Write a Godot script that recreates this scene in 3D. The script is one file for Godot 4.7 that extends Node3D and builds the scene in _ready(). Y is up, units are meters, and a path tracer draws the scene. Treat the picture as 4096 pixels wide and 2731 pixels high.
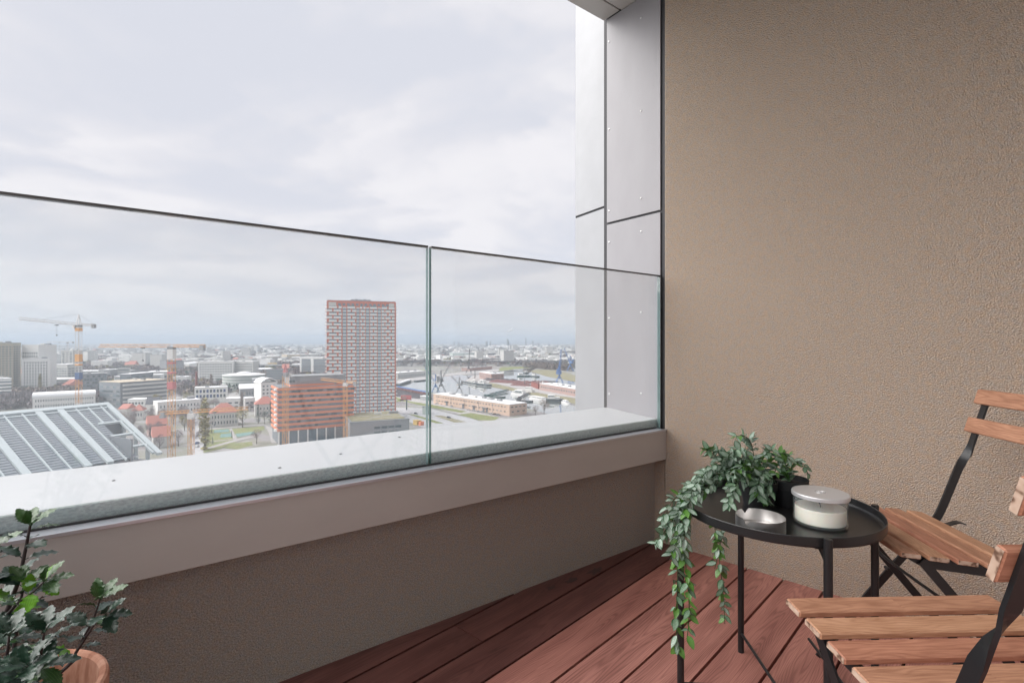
extends Node3D

const GY := -67.09          # level of the city ground, the balcony deck is at 0
var counts := {}
var meshes := {}
var M := {}
var rng := RandomNumberGenerator.new()

# ---------------------------------------------------------------- naming
func numbered(parent: Node, called: String) -> String:
	var key := str(parent.get_instance_id()) + called
	var n: int = counts.get(key, 0)
	counts[key] = n + 1
	return called if n == 0 else "%s_%03d" % [called, n]

func thing(called: String, label: String, category: String, at := Vector3.ZERO, turn := 0.0, group := "") -> Node3D:
	var o := Node3D.new()
	o.name = numbered(self, called)
	add_child(o)
	o.position = at
	o.rotation.y = turn
	tag(o, label, category, group)
	return o

func tag(o: Node, label: String, category: String, group := "") -> void:
	o.set_meta("label", label)
	o.set_meta("category", category)
	if group != "":
		o.set_meta("group", group)

func put(called: String, mesh: Mesh, m: Material, parent: Node, at := Transform3D.IDENTITY) -> MeshInstance3D:
	var o := MeshInstance3D.new()
	o.name = numbered(parent, called)
	o.mesh = mesh
	o.material_override = m
	o.transform = at
	parent.add_child(o, true)
	return o

func obj(called: String, st: SurfaceTool, m: Material, parent: Node = self, at := Transform3D.IDENTITY) -> MeshInstance3D:
	return put(called, st.commit(), m, parent, at)

func struct(called: String, st: SurfaceTool, m: Material) -> MeshInstance3D:
	var o := obj(called, st, m)
	o.set_meta("kind", "structure")
	return o

func dup(o: Node3D, called: String, at: Vector3, turn: float, label: String, group := "") -> Node3D:
	var r: Node3D = o.duplicate()
	r.name = numbered(self, called)
	add_child(r)
	r.position = at
	r.rotation.y = turn
	r.set_meta("label", label)
	if group != "":
		r.set_meta("group", group)
	return r

# ---------------------------------------------------------------- mesh tools
func tool_() -> SurfaceTool:
	var st := SurfaceTool.new()
	st.begin(Mesh.PRIMITIVE_TRIANGLES)
	return st

func tri(st: SurfaceTool, p: Array, n: Array, uv: Array) -> void:
	var want: Vector3 = n[0] + n[1] + n[2]
	var have: Vector3 = (p[0] - p[2]).cross(p[0] - p[1])
	var order := [0, 1, 2] if have.dot(want) >= 0.0 else [0, 2, 1]
	for k in order:
		st.set_normal(n[k])
		st.set_uv(uv[k])
		st.add_vertex(p[k])

func quad(st: SurfaceTool, a: Vector3, b: Vector3, c: Vector3, d: Vector3, n: Vector3, uv := [Vector2(0, 0), Vector2(1, 0), Vector2(1, 1), Vector2(0, 1)]) -> void:
	tri(st, [a, b, c], [n, n, n], [uv[0], uv[1], uv[2]])
	tri(st, [a, c, d], [n, n, n], [uv[0], uv[2], uv[3]])

func squad(st: SurfaceTool, p: Array, n: Array, uv: Array) -> void:
	tri(st, [p[0], p[1], p[2]], [n[0], n[1], n[2]], [uv[0], uv[1], uv[2]])
	tri(st, [p[0], p[2], p[3]], [n[0], n[2], n[3]], [uv[0], uv[2], uv[3]])

func box_uv(q: Vector3, k: int, o: Vector2) -> Vector2:
	if k == 0:
		return Vector2(q.z, q.y) + o
	if k == 1:
		return Vector2(q.z, q.x) + o
	return Vector2(q.y, q.x) + o

# a box, its edges cut by bevel; uv in metres, v along x
func box(st: SurfaceTool, xf: Transform3D, size: Vector3, bevel := 0.0, o := Vector2.ZERO) -> void:
	var h := size / 2.0
	for k in 3:
		var i := (k + 1) % 3
		var j := (k + 2) % 3
		for s in [-1.0, 1.0]:
			var n := Vector3.ZERO
			n[k] = s
			var ps := []
			var uv := []
			for c in [[-1, -1], [1, -1], [1, 1], [-1, 1]]:
				var q := Vector3.ZERO
				q[k] = s * h[k]
				q[i] = c[0] * (h[i] - bevel)
				q[j] = c[1] * (h[j] - bevel)
				uv.append(box_uv(q, k, o))
				ps.append(xf * q)
			quad(st, ps[0], ps[1], ps[2], ps[3], xf.basis * n, uv)
			if bevel > 0.0:
				for t in [-1.0, 1.0]:
					var n2 := Vector3.ZERO
					n2[i] = t
					var nn := (n + n2).normalized()
					var p2 := []
					var u2 := []
					for c in [[0, -1], [0, 1], [1, 1], [1, -1]]:
						var q := Vector3.ZERO
						q[k] = s * (h[k] - (bevel if c[0] == 1 else 0.0))
						q[i] = t * (h[i] - (bevel if c[0] == 0 else 0.0))
						q[j] = c[1] * (h[j] - bevel)
						u2.append(box_uv(q, k, o))
						p2.append(xf * q)
					quad(st, p2[0], p2[1], p2[2], p2[3], xf.basis * nn, u2)
	if bevel > 0.0:
		for sx in [-1.0, 1.0]:
			for sy in [-1.0, 1.0]:
				for sz in [-1.0, 1.0]:
					var sg := Vector3(sx, sy, sz)
					var c := h * sg
					var a := xf * (c - Vector3(0, sy, sz) * bevel)
					var b := xf * (c - Vector3(sx, 0, sz) * bevel)
					var d := xf * (c - Vector3(sx, sy, 0) * bevel)
					var n := xf.basis * sg.normalized()
					tri(st, [a, b, d], [n, n, n], [o, o, o])

func xf_at(p: Vector3, turn := 0.0) -> Transform3D:
	return Transform3D(Basis(Vector3.UP, turn), p)

# shared plain box mesh
func bmesh_box(size: Vector3, bevel := 0.0) -> ArrayMesh:
	var key := "b%.3f,%.3f,%.3f,%.4f" % [size.x, size.y, size.z, bevel]
	if not meshes.has(key):
		var st := tool_()
		box(st, Transform3D.IDENTITY, size, bevel)
		meshes[key] = st.commit()
	return meshes[key]

func bx(called: String, parent: Node, at: Vector3, size: Vector3, m: Material, turn := 0.0, bevel := 0.0) -> MeshInstance3D:
	return put(called, bmesh_box(size, bevel), m, parent, xf_at(at, turn))

# prism: polygon in the x-y plane swept along z from z0 to z1
func prism(st: SurfaceTool, poly: PackedVector2Array, z0: float, z1: float, xf := Transform3D.IDENTITY, o := Vector2.ZERO) -> void:
	var idx := Geometry2D.triangulate_polygon(poly)
	for e in [[z0, -1.0], [z1, 1.0]]:
		var n: Vector3 = xf.basis * Vector3(0, 0, e[1])
		for k in range(0, idx.size(), 3):
			var p := []
			var uv := []
			for m in 3:
				var v := poly[idx[k + m]]
				p.append(xf * Vector3(v.x, v.y, e[0]))
				uv.append(v + o)
			tri(st, p, [n, n, n], uv)
	var area := 0.0
	for k in poly.size():
		area += poly[k].cross(poly[(k + 1) % poly.size()])
	for k in poly.size():
		var a := poly[k]
		var b := poly[(k + 1) % poly.size()]
		var d := (b - a).normalized()
		var n2 := Vector2(d.y, -d.x) * signf(area)
		quad(st, xf * Vector3(a.x, a.y, z0), xf * Vector3(b.x, b.y, z0), xf * Vector3(b.x, b.y, z1), xf * Vector3(a.x, a.y, z1), xf.basis * Vector3(n2.x, n2.y, 0),
			[Vector2(0, z0) + o, Vector2((b - a).length(), z0) + o, Vector2((b - a).length(), z1) + o, Vector2(0, z1) + o])

func side_of(d: Vector3) -> Vector3:
	var s := d.cross(Vector3.UP)
	if s.length() < 0.05:
		s = d.cross(Vector3.RIGHT)
	return s.normalized()

# round tube along points, radius per point or one radius
func tube(st: SurfaceTool, pts: Array, radius, sides := 8, caps := true) -> void:
	var rings := []
	var n := pts.size()
	var s := Vector3.ZERO
	for k in n:
		var d: Vector3 = (pts[mini(k + 1, n - 1)] - pts[maxi(k - 1, 0)]).normalized()
		if k == 0:
			s = side_of(d)
		else:
			s = (s - d * s.dot(d)).normalized()
		var u := d.cross(s)
		var r: float = radius[k] if radius is Array else radius
		var ring := []
		for m in sides + 1:
			var a := TAU * m / sides
			var nn := s * cos(a) + u * sin(a)
			ring.append([pts[k] + nn * r, nn])
		rings.append(ring)
	var along := 0.0
	for k in n - 1:
		var l: float = (pts[k + 1] - pts[k]).length()
		for m in sides:
			var a: Array = rings[k][m]
			var b: Array = rings[k][m + 1]
			var c: Array = rings[k + 1][m + 1]
			var d: Array = rings[k + 1][m]
			var u0 := float(m) / sides
			var u1 := float(m + 1) / sides
			squad(st, [a[0], b[0], c[0], d[0]], [a[1], b[1], c[1], d[1]], [Vector2(u0, along), Vector2(u1, along), Vector2(u1, along + l), Vector2(u0, along + l)])
		along += l
	if caps:
		for e in [[0, pts[0] - pts[1]], [n - 1, pts[n - 1] - pts[n - 2]]]:
			var nn: Vector3 = e[1].normalized()
			for m in sides:
				tri(st, [pts[e[0]], rings[e[0]][m][0], rings[e[0]][m + 1][0]], [nn, nn, nn], [Vector2.ZERO, Vector2.ZERO, Vector2.ZERO])

# flat bar along points; wide[k] is the direction of its width at point k
func flatbar(st: SurfaceTool, pts: Array, wide: Array, w: float, t: float) -> void:
	var n := pts.size()
	var rings := []
	for k in n:
		var d: Vector3 = (pts[mini(k + 1, n - 1)] - pts[maxi(k - 1, 0)]).normalized()
		var a: Vector3 = wide[mini(k, wide.size() - 1)]
		a = (a - d * a.dot(d)).normalized()
		var b := d.cross(a)
		rings.append([pts[k] + a * w / 2 + b * t / 2, pts[k] + a * w / 2 - b * t / 2, pts[k] - a * w / 2 - b * t / 2, pts[k] - a * w / 2 + b * t / 2, a, b])
	var uv := [Vector2(0, 0), Vector2(1, 0), Vector2(1, 1), Vector2(0, 1)]
	for k in n - 1:
		var r: Array = rings[k]
		var q: Array = rings[k + 1]
		squad(st, [r[0], r[1], q[1], q[0]], [r[4], r[4], q[4], q[4]], uv)
		squad(st, [r[1], r[2], q[2], q[1]], [-r[5], -r[5], -q[5], -q[5]], uv)
		squad(st, [r[2], r[3], q[3], q[2]], [-r[4], -r[4], -q[4], -q[4]], uv)
		squad(st, [r[3], r[0], q[0], q[3]], [r[5], r[5], q[5], q[5]], uv)
	for e in [[0, pts[0] - pts[1]], [n - 1, pts[n - 1] - pts[n - 2]]]:
		var r: Array = rings[e[0]]
		quad(st, r[0], r[1], r[2], r[3], e[1].normalized())

# turned shape: profile of (radius, height), flat along the profile, round about the axis
func lathe(st: SurfaceTool, prof: Array, seg := 48, at := Vector3.ZERO) -> void:
	for k in prof.size() - 1:
		var a: Vector2 = prof[k]
		var b: Vector2 = prof[k + 1]
		var d := (b - a).normalized()
		var nr := Vector2(d.y, -d.x)
		for m in seg:
			var t0 := TAU * m / seg
			var t1 := TAU * (m + 1) / seg
			var c0 := Vector3(cos(t0), 0, sin(t0))
			var c1 := Vector3(cos(t1), 0, sin(t1))
			var n0 := c0 * nr.x + Vector3.UP * nr.y
			var n1 := c1 * nr.x + Vector3.UP * nr.y
			squad(st, [at + c0 * a.x + Vector3.UP * a.y, at + c1 * a.x + Vector3.UP * a.y, at + c1 * b.x + Vector3.UP * b.y, at + c0 * b.x + Vector3.UP * b.y], [n0, n1, n1, n0],
				[Vector2(t0, a.y), Vector2(t1, a.y), Vector2(t1, b.y), Vector2(t0, b.y)])

func smooth(pts: Array, steps: int) -> Array:
	var out := []
	var n := pts.size()
	for k in n - 1:
		for s in steps:
			out.append(pts[k].cubic_interpolate(pts[k + 1], pts[maxi(k - 1, 0)], pts[mini(k + 2, n - 1)], float(s) / steps))
	out.append(pts[n - 1])
	return out

# ---------------------------------------------------------------- materials
func lin(r: float, g: float, b: float) -> Color:
	return Color(r, g, b).linear_to_srgb()

func smat(key: String, c: Color, rough := 0.8, metal := 0.0) -> StandardMaterial3D:
	var m := StandardMaterial3D.new()
	m.resource_name = key
	m.albedo_color = c
	m.roughness = rough
	m.metallic = metal
	M[key] = m
	return m

func noise(seed_: int, freq: float, octaves := 4, kind := FastNoiseLite.TYPE_SIMPLEX_SMOOTH) -> FastNoiseLite:
	var n := FastNoiseLite.new()
	n.seed = seed_
	n.noise_type = kind
	n.frequency = freq
	n.fractal_octaves = octaves
	return n

# square tileable picture of a noise as a colour ramp
func ramp_tex(seed_: int, freq: float, octaves: int, size: int, cols: Array, ats: Array) -> NoiseTexture2D:
	var t := NoiseTexture2D.new()
	t.width = size
	t.height = size
	t.seamless = true
	t.noise = noise(seed_, freq, octaves)
	var g := Gradient.new()
	g.offsets = PackedFloat32Array(ats)
	g.colors = PackedColorArray(cols)
	t.color_ramp = g
	return t

# ---------------------------------------------------------------- balcony frame: a along the parapet, n outward, h up
const CORNER := Vector3(0.654, 0, -2.335)
const ALONG := Vector3(0.795, 0, -0.6065)
const OUT := Vector3(-0.6065, 0, -0.795)
const WALL_DIR := Vector3(0.709, 0, 0.705)      # along the side wall, into the balcony
const WALL_N := Vector3(-0.705, 0, 0.709)       # out of the side wall's face
const BOARD := Vector3(0.691, 0, -0.723)        # along the deck boards
const BOARD_N := Vector3(0.723, 0, 0.691)

func at3(a: float, n: float, h: float) -> Vector3:
	return CORNER + ALONG * a + OUT * n + Vector3.UP * h

# box in the balcony frame
func abox(st: SurfaceTool, a0: float, a1: float, n0: float, n1: float, h0: float, h1: float, bevel := 0.0) -> void:
	var b := Basis(ALONG, Vector3.UP, -OUT)
	box(st, Transform3D(b, at3((a0 + a1) / 2, (n0 + n1) / 2, (h0 + h1) / 2)), Vector3(a1 - a0, h1 - h0, absf(n1 - n0)), bevel)

func plaster(key: String, c0: Color, c1: Color) -> StandardMaterial3D:
	var m := smat(key, Color.WHITE, 0.95)
	m.albedo_texture = mineral_grain(c0, c1)
	m.heightmap_enabled = true
	m.heightmap_texture = M.plaster_relief
	m.heightmap_scale = 0.8
	m.metallic_specular = 0.25
	m.uv1_scale = Vector3(0.38, 0.38, 1)
	return m

func mineral_grain(c0: Color, c1: Color) -> ImageTexture:
	# coloured sand grains in the render: ochre, grey and pinkish, a few millimetres each
	var fine := noise(15, 0.30, 2).get_image(2048, 2048)
	var hue := noise(16, 0.05, 3).get_image(2048, 2048)
	var ramp := []
	for k in 256:
		ramp.append(c0.lerp(c1, k / 255.0))
	var out := PackedByteArray()
	out.resize(2048 * 2048 * 3)
	var a := fine.get_data()
	var b := hue.get_data()
	var j := 0
	for k in a.size():
		var c: Color = ramp[a[k]]
		var h := (b[k] - 128) / 16
		out[j] = clampi(c.r8 + h, 0, 255)
		out[j + 1] = c.g8
		out[j + 2] = clampi(c.b8 - h, 0, 255)
		j += 3
	return ImageTexture.create_from_image(Image.create_from_data(2048, 2048, false, Image.FORMAT_RGB8, out))

func plaster_relief() -> ImageTexture:
	# scraped grains about 5 mm across; the picture covers 2.6 m so no seam shows
	var im := noise(5, 0.26, 2).get_image(2048, 2048)
	return ImageTexture.create_from_image(im)

func wood_tex(seed_: int, w: int, h: int, dark: Color, light: Color, rings: float, streak: float, knots: bool) -> ImageTexture:
	# u across the board, v along it; arched growth rings and fine fibres
	var im := Image.create(w, h, false, Image.FORMAT_RGB8)
	var n1 := noise(seed_, 0.9, 2)
	var n2 := noise(seed_ + 1, 1.0, 3)
	var n3 := noise(seed_ + 2, 1.0, 2)
	for y in h:
		var v := float(y) / h
		var vv := v * 6.0
		var k := minf(1.0, (1.0 - v) * 8.0)
		for x in w:
			var u := float(x) / w
			var bend := 0.16 * n1.get_noise_2d(u * 0.9, vv * 0.55) * k
			var arch := sqrt(pow(u - 0.5 + bend, 2.0) + pow(0.16 + 0.14 * sin(vv * 1.3 + seed_), 2.0))
			var ring := 0.5 + 0.5 * sin(TAU * rings * (arch + 0.05 * n1.get_noise_2d(u * 4.0, vv)))
			ring = pow(ring, 2.2)
			var fib := n2.get_noise_2d(u * 80.0, vv * 2.0) * streak
			var tone := 0.28 * n3.get_noise_2d(u * 2.0, vv * 0.7)
			var t := clampf(0.60 - 0.30 * ring + fib + tone, 0.0, 1.0)
			im.set_pixel(x, y, dark.lerp(light, t))
	return ImageTexture.create_from_image(im)

func wood(key: String, tex: Texture2D, uv: Vector2, rough: float) -> StandardMaterial3D:
	var m := smat(key, Color.WHITE, rough)
	m.albedo_texture = tex
	m.uv1_scale = Vector3(uv.x, uv.y, 1)
	m.heightmap_enabled = true
	m.heightmap_texture = tex
	m.heightmap_scale = 0.06
	return m

func balcony_materials() -> void:
	M.plaster_relief = plaster_relief()
	plaster("wall_plaster", lin(0.265, 0.216, 0.172), lin(0.66, 0.54, 0.44))
	plaster("parapet_plaster", lin(0.225, 0.203, 0.182), lin(0.56, 0.51, 0.46))  # wall plaster copy, darkened to carry the parapet's shade
	var al := smat("cladding", lin(0.32, 0.315, 0.335), 0.45, 0.05)
	al.albedo_texture = ramp_tex(3, 0.02, 4, 256, [Color(0.975, 0.975, 0.975), Color(1, 1, 1)], [0.2, 0.8])
	al.uv1_scale = Vector3(1.3, 0.5, 1)
	var ca := smat("casing_metal", lin(0.47, 0.455, 0.435), 0.45, 0.05)  # copy of the cladding, lightened to make up for weak inner light
	ca.albedo_texture = al.albedo_texture
	ca.uv1_scale = Vector3(1.3, 0.5, 1)
	var fin := smat("facade_fin", lin(0.37, 0.38, 0.40), 0.5, 0.1)
	fin.albedo_texture = al.albedo_texture
	var dk := smat("dark_reveal", lin(0.05, 0.05, 0.055), 0.6, 0.3)
	smat("rivet", lin(0.6, 0.6, 0.6), 0.35, 0.8)
	smat("profile", lin(0.55, 0.57, 0.62), 0.3, 0.7)
	smat("gasket", lin(0.02, 0.02, 0.022), 0.7)
	var sill := smat("sill_sheet", lin(0.48, 0.495, 0.51), 0.16, 0.0)
	sill.metallic_specular = 0.9
	sill.roughness_texture = ramp_tex(21, 0.008, 4, 512, [Color(0.85, 0.85, 0.85), Color(1, 1, 1)], [0.3, 0.7])
	sill.roughness = 0.45
	var zinc := smat("weathered_edge", Color.WHITE, 0.6, 0.2)
	zinc.albedo_texture = ramp_tex(23, 0.03, 5, 512, [lin(0.31, 0.35, 0.33), lin(0.39, 0.435, 0.41), lin(0.50, 0.55, 0.53)], [0.25, 0.55, 0.95])
	zinc.uv1_scale = Vector3(9, 5, 1)
	var gl := smat("pane", Color(0.86, 0.95, 1.0, 0.088), 0.02)
	gl.transparency = BaseMaterial3D.TRANSPARENCY_ALPHA
	smat("glass_edge", lin(0.10, 0.19, 0.175), 0.08)
	smat("top_trim", lin(0.09, 0.085, 0.085), 0.45, 0.4)
	var dt := [wood_tex(41, 160, 1024, lin(0.17, 0.066, 0.054), lin(0.56, 0.265, 0.215), 25.0, 0.30, true), wood_tex(47, 160, 1024, lin(0.18, 0.068, 0.057), lin(0.52, 0.24, 0.19), 31.0, 0.34, true)]
	for k in 2:
		var d := wood("deck_wood_%d" % k, dt[k], Vector2(7.6, 0.42), 0.5)
		d.metallic_specular = 0.4
		# damp boards along the parapet, its shade also put into their darker colour
		var dw := wood("deck_damp_shaded_%d" % k, dt[k], Vector2(7.6, 0.42), 0.38)
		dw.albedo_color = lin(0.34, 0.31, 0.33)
	smat("damp", lin(0.05, 0.03, 0.028), 0.4)
	smat("joist", lin(0.03, 0.022, 0.02), 0.9)

func build_balcony() -> void:
	# ceiling slab, side wall, back wall and deck base of the balcony
	var st := tool_()
	var inner := tool_()
	abox(inner, -2.6, 1.9, -2.3, 0.238, 2.572, 2.78)
	struct("ceiling", inner, M.casing_metal)
	var outer := tool_()
	abox(outer, -2.6, 0.046, 0.246, 0.352, 2.572, 2.78, 0.002)
	var so := obj("soffit_panel", outer, M.casing_metal)
	tag(so, "narrow outer soffit panel along the top edge of the opening", "panel")
	# the side wall, proud of the cladding panel
	var wall := tool_()
	var b := Basis(WALL_DIR, Vector3.UP, WALL_N)
	box(wall, Transform3D(b, CORNER + WALL_DIR * 1.80 - WALL_N * 0.15 + Vector3.UP * 1.27), Vector3(3.5, 2.6, 0.3), 0.004)
	struct("wall_side", wall, M.wall_plaster)
	var low := tool_()
	box(low, Transform3D(b, CORNER - WALL_N * 0.15 + Vector3.UP * 0.17 + WALL_DIR * 0.0), Vector3(0.1, 0.4, 0.299))
	struct("wall_side_foot", low, M.wall_plaster)
	# parapet, plastered, with the metal beam casing on it
	abox(st, -2.6, 0.14, 0.0, 0.30, -0.2, 0.50)
	struct("parapet_wall", st, M.parapet_plaster)
	var ret := tool_()
	abox(ret, -2.8, -2.602, -2.3, 0.30, -0.2, 0.50)  # unseen balcony end, added low and close so more light enters
	struct("added_parapet_return", ret, M.parapet_plaster)
	var back := tool_()
	abox(back, -2.6, 2.2, -2.45, -2.3, -0.1, 2.6)
	struct("back_wall", back, M.back_plaster)
	var pt := thing("parapet_casing", "long brownish metal casing along the top of the parapet", "casing", at3(-2.0, -0.03, 0.379))
	var o := pt.position
	var cs := tool_()
	abox(cs, -2.6, 0.008, -0.058, -0.003, 0.379, 0.509, 0.0015)
	var ci := obj("casing", cs, M.casing_metal, pt)
	ci.position = -o
	for e in [["profile", M.profile, -0.0625, -0.0535, 0.509, 0.5160], ["gasket", M.gasket, -0.0535, -0.049, 0.505, 0.512], ["profile", M.profile, -0.049, -0.008, 0.505, 0.5135], ["gasket", M.gasket, -0.008, -0.0015, 0.505, 0.518]]:
		var s2 := tool_()
		abox(s2, -2.6, 0.006, e[2], e[3], e[4], e[5])
		var q := obj(e[0], s2, e[1], pt)
		q.position = -o
	# sloping metal sill outside the glass
	var sl := thing("sill", "wide wet metal sill outside the glass sloping inward", "sill", at3(-2.0, 0.18, 0.5))
	var s3 := tool_()
	var fr := Transform3D(Basis(OUT, Vector3.UP, ALONG), CORNER)
	prism(s3, PackedVector2Array([Vector2(0.026, 0.4), Vector2(0.026, 0.5482), Vector2(0.334, 0.5707), Vector2(0.337, 0.568), Vector2(0.337, 0.4)]), -2.6, 0.046, fr)
	obj("sheet", s3, M.sill_sheet, sl).position = -sl.position
	var s4 := tool_()
	prism(s4, PackedVector2Array([Vector2(0.0205, 0.49), Vector2(0.0205, 0.5455), Vector2(0.0225, 0.5479), Vector2(0.0255, 0.5479), Vector2(0.0255, 0.49)]), -2.6, 0.046, fr)
	obj("front_edge", s4, M.weathered_edge, sl).position = -sl.position
	rng.seed = 31
	for k in 5:
		var s5 := tool_()
		var c := at3(-2.2 + k * 0.26 + rng.randf_range(-0.1, 0.1), 0.05 + rng.randf() * 0.2, 0)
		c.y = 0.5485 + 0.0727 * ((c - CORNER).dot(OUT) - 0.026)
		var pts := PackedVector2Array()
		var rad := rng.randf_range(0.002, 0.006)
		for j in 7:
			pts.append(Vector2(cos(TAU * j / 7), sin(TAU * j / 7)) * rad * rng.randf_range(0.6, 1.3))
		prism(s5, pts, 0.0, 0.0012, Transform3D(Basis(Vector3.RIGHT, -PI / 2), c))
		obj("leaf_litter", s5, M.gasket, sl).position = -sl.position
	# glass balustrade: two panes
	for e in [["wide glass balustrade pane left of the joint", -2.58, -1.161], ["shorter glass balustrade pane between joint and cladding", -1.149, 0.042]]:
		var t := thing("glass_balustrade", e[0], "glass balustrade", at3((e[1] + e[2]) / 2, 0.009, 0.515), 0, "glass balustrade panes")
		var p := -t.position
		var s6 := tool_()
		abox(s6, e[1], e[2], 0.0, 0.0165, 0.49, 1.2105)
		obj("pane", s6, M.pane, t).position = p
		var s7 := tool_()
		abox(s7, e[1], e[2], -0.0012, 0.0177, 1.2112, 1.2165)
		obj("top_trim", s7, M.top_trim, t).position = p
		for q in [[e[1] - 0.0008, e[1] - 0.0003, M.glass_edge], [e[2] + 0.0003, e[2] + 0.0008, M.glass_edge]]:
			var s8 := tool_()
			abox(s8, q[0], q[1], 0.0005, 0.0075, 0.5, 1.2105)
			abox(s8, q[0], q[1], 0.0090, 0.0160, 0.5, 1.2105)
			obj("polished_edge", s8, q[2], t).position = p
			var s9 := tool_()
			abox(s9, q[0], q[1], 0.0077, 0.0088, 0.5, 1.2105)
			obj("laminate_line", s9, M.gasket, t).position = p
	# cladding panel of the reveal: two pieces above and below an open joint
	var a0 := 0.048
	var rev := tool_()
	abox(rev, 0.056, 0.12, -0.06, 0.36, 0.3, 2.7)
	struct("reveal_backing", rev, M.dark_reveal)
	for e in [["tall riveted cladding panel above the open joint", 1.522, 2.569, [1.60, 2.02, 2.47]], ["riveted cladding panel below the open joint beside the sill", 0.50, 1.511, [0.66, 1.05, 1.44]]]:
		var t := thing("cladding_panel", e[0], "cladding panel", at3(a0, 0.18, e[1]), 0, "reveal cladding panels")
		var s6 := tool_()
		abox(s6, a0, a0 + 0.006, 0.004, 0.334, e[1], e[2], 0.001)
		obj("sheet", s6, M.cladding, t).position = -t.position
		for h in e[3]:
			for n in [0.115, 0.318]:
				var s7 := tool_()
				var dome := []
				for k in 5:
					dome.append(Vector2(0.0055 * cos(k * PI / 8), 0.003 * sin(k * PI / 8)))
				lathe(s7, dome, 10)
				obj("rivet", s7, M.rivet, t, Transform3D(Basis(-OUT, -ALONG, Vector3.UP), at3(a0, n, h - (0.02 if n > 0.2 else 0.0)) - t.position))
	# fin of the facade further out, with a rounded outer edge
	var fdir := Vector3(-0.482, 0, -0.876)
	var fnorm := Vector3(-0.876, 0, 0.482)
	var f0 := Vector3(0.4883, 0, -2.645)
	for e in [["white facade fin above its joint with rounded outer edge", 1.618, 3.2], ["white facade fin below its joint beyond the sill", -0.6, 1.605]]:
		var t := thing("facade_fin", e[0], "facade fin", f0 + Vector3.UP * e[1], 0, "rounded facade fins")
		var poly := PackedVector2Array([Vector2(0.003, 0), Vector2(0.262, 0)])
		for k in 7:
			poly.append(Vector2(0.262 + 0.022 * sin((k + 1) * PI / 14), 0.022 - 0.022 * cos((k + 1) * PI / 14)))
		poly.append(Vector2(0.284, 0.30))
		poly.append(Vector2(0.003, 0.30))
		var s6 := tool_()
		prism(s6, poly, e[1], e[2], Transform3D(Basis(fdir, -fnorm, Vector3.UP), f0))
		obj("sheet", s6, M.facade_fin, t).position = -t.position
	var fb := tool_()
	prism(fb, PackedVector2Array([Vector2(0.006, 0.008), Vector2(0.276, 0.008), Vector2(0.276, 0.29), Vector2(0.006, 0.29)]), 1.5, 1.7, Transform3D(Basis(fdir, -fnorm, Vector3.UP), f0))
	struct("fin_backing", fb, M.dark_reveal)
	build_deck()

# dark damp blotches with ragged edges on the boards along the parapet
func damp_stains() -> void:
	rng.seed = 66
	for e in [[-0.45, 0.045, 0.020], [-0.58, 0.035, 0.018], [-0.68, 0.02, 0.012]]:
		var poly := PackedVector2Array()
		for k in 22:
			var a := TAU * k / 22
			poly.append(Vector2(cos(a) * e[1], sin(a) * e[2]) * rng.randf_range(0.45, 1.15))
		var st := tool_()
		prism(st, poly, 0.0009, 0.0012, Transform3D(Basis(ALONG, -OUT, Vector3.UP), at3(e[0], -0.045 - e[2] * 0.5, 0)))
		obj("damp_stain", st, M.damp, self).set_meta("kind", "stuff")

func build_deck() -> void:
	var base := tool_()
	abox(base, -2.6, 2.2, -2.45, 0.05, -0.30, -0.045)
	struct("deck_base", base, M.joist)
	var t := thing("deck", "reddish brown hardwood deck boards running diagonally to the parapet", "deck", Vector3(0, 0, 0))
	rng.seed = 17
	# the deck's outline in (across, along) of the boards; each board is cut to it
	var outline := PackedVector2Array()
	for c in [CORNER + OUT * 0.02 - WALL_N * 0.02, CORNER + WALL_DIR * 3.6 - WALL_N * 0.02, at3(-2.6, -2.4, 0), at3(-2.6, 0.02, 0)]:
		outline.append(Vector2(c.dot(BOARD_N), c.dot(BOARD)))
	var fr := Transform3D(Basis(BOARD_N, BOARD, Vector3.UP), Vector3.ZERO)
	for k in range(-14, 26):
		var off := -0.862 + k * 0.1337
		var cut := rng.randf_range(0.1, 1.3)
		for e in [[-5.0, cut - 0.0012], [cut + 0.0012, 4.0]]:
			var rect := PackedVector2Array([Vector2(off + 0.004, e[0]), Vector2(off + 0.1297, e[0]), Vector2(off + 0.1297, e[1]), Vector2(off + 0.004, e[1])])
			for piece in Geometry2D.intersect_polygons(rect, outline):
				var c := Vector2.ZERO
				for v in piece:
					c += v / piece.size()
				var local := PackedVector2Array()
				for v in piece:
					local.append(v - c)
				var st := tool_()
				prism(st, local, -0.021, rng.randf_range(-0.0006, 0.0004), Transform3D.IDENTITY, Vector2(0.5 / 7.6 + c.x - off - 0.0668, rng.randf() * 4.0))
				var wet: bool = k < -1  # damp boards, plus those darkened only for the parapet's shade
				obj("board", st, M["deck_damp_shaded_%d" % (rng.randi() % 2)] if wet else M["deck_wood_%d" % (rng.randi() % 2)], t, fr * Transform3D(Basis.IDENTITY, Vector3(c.x, c.y, 0)))
	damp_stains()

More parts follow.
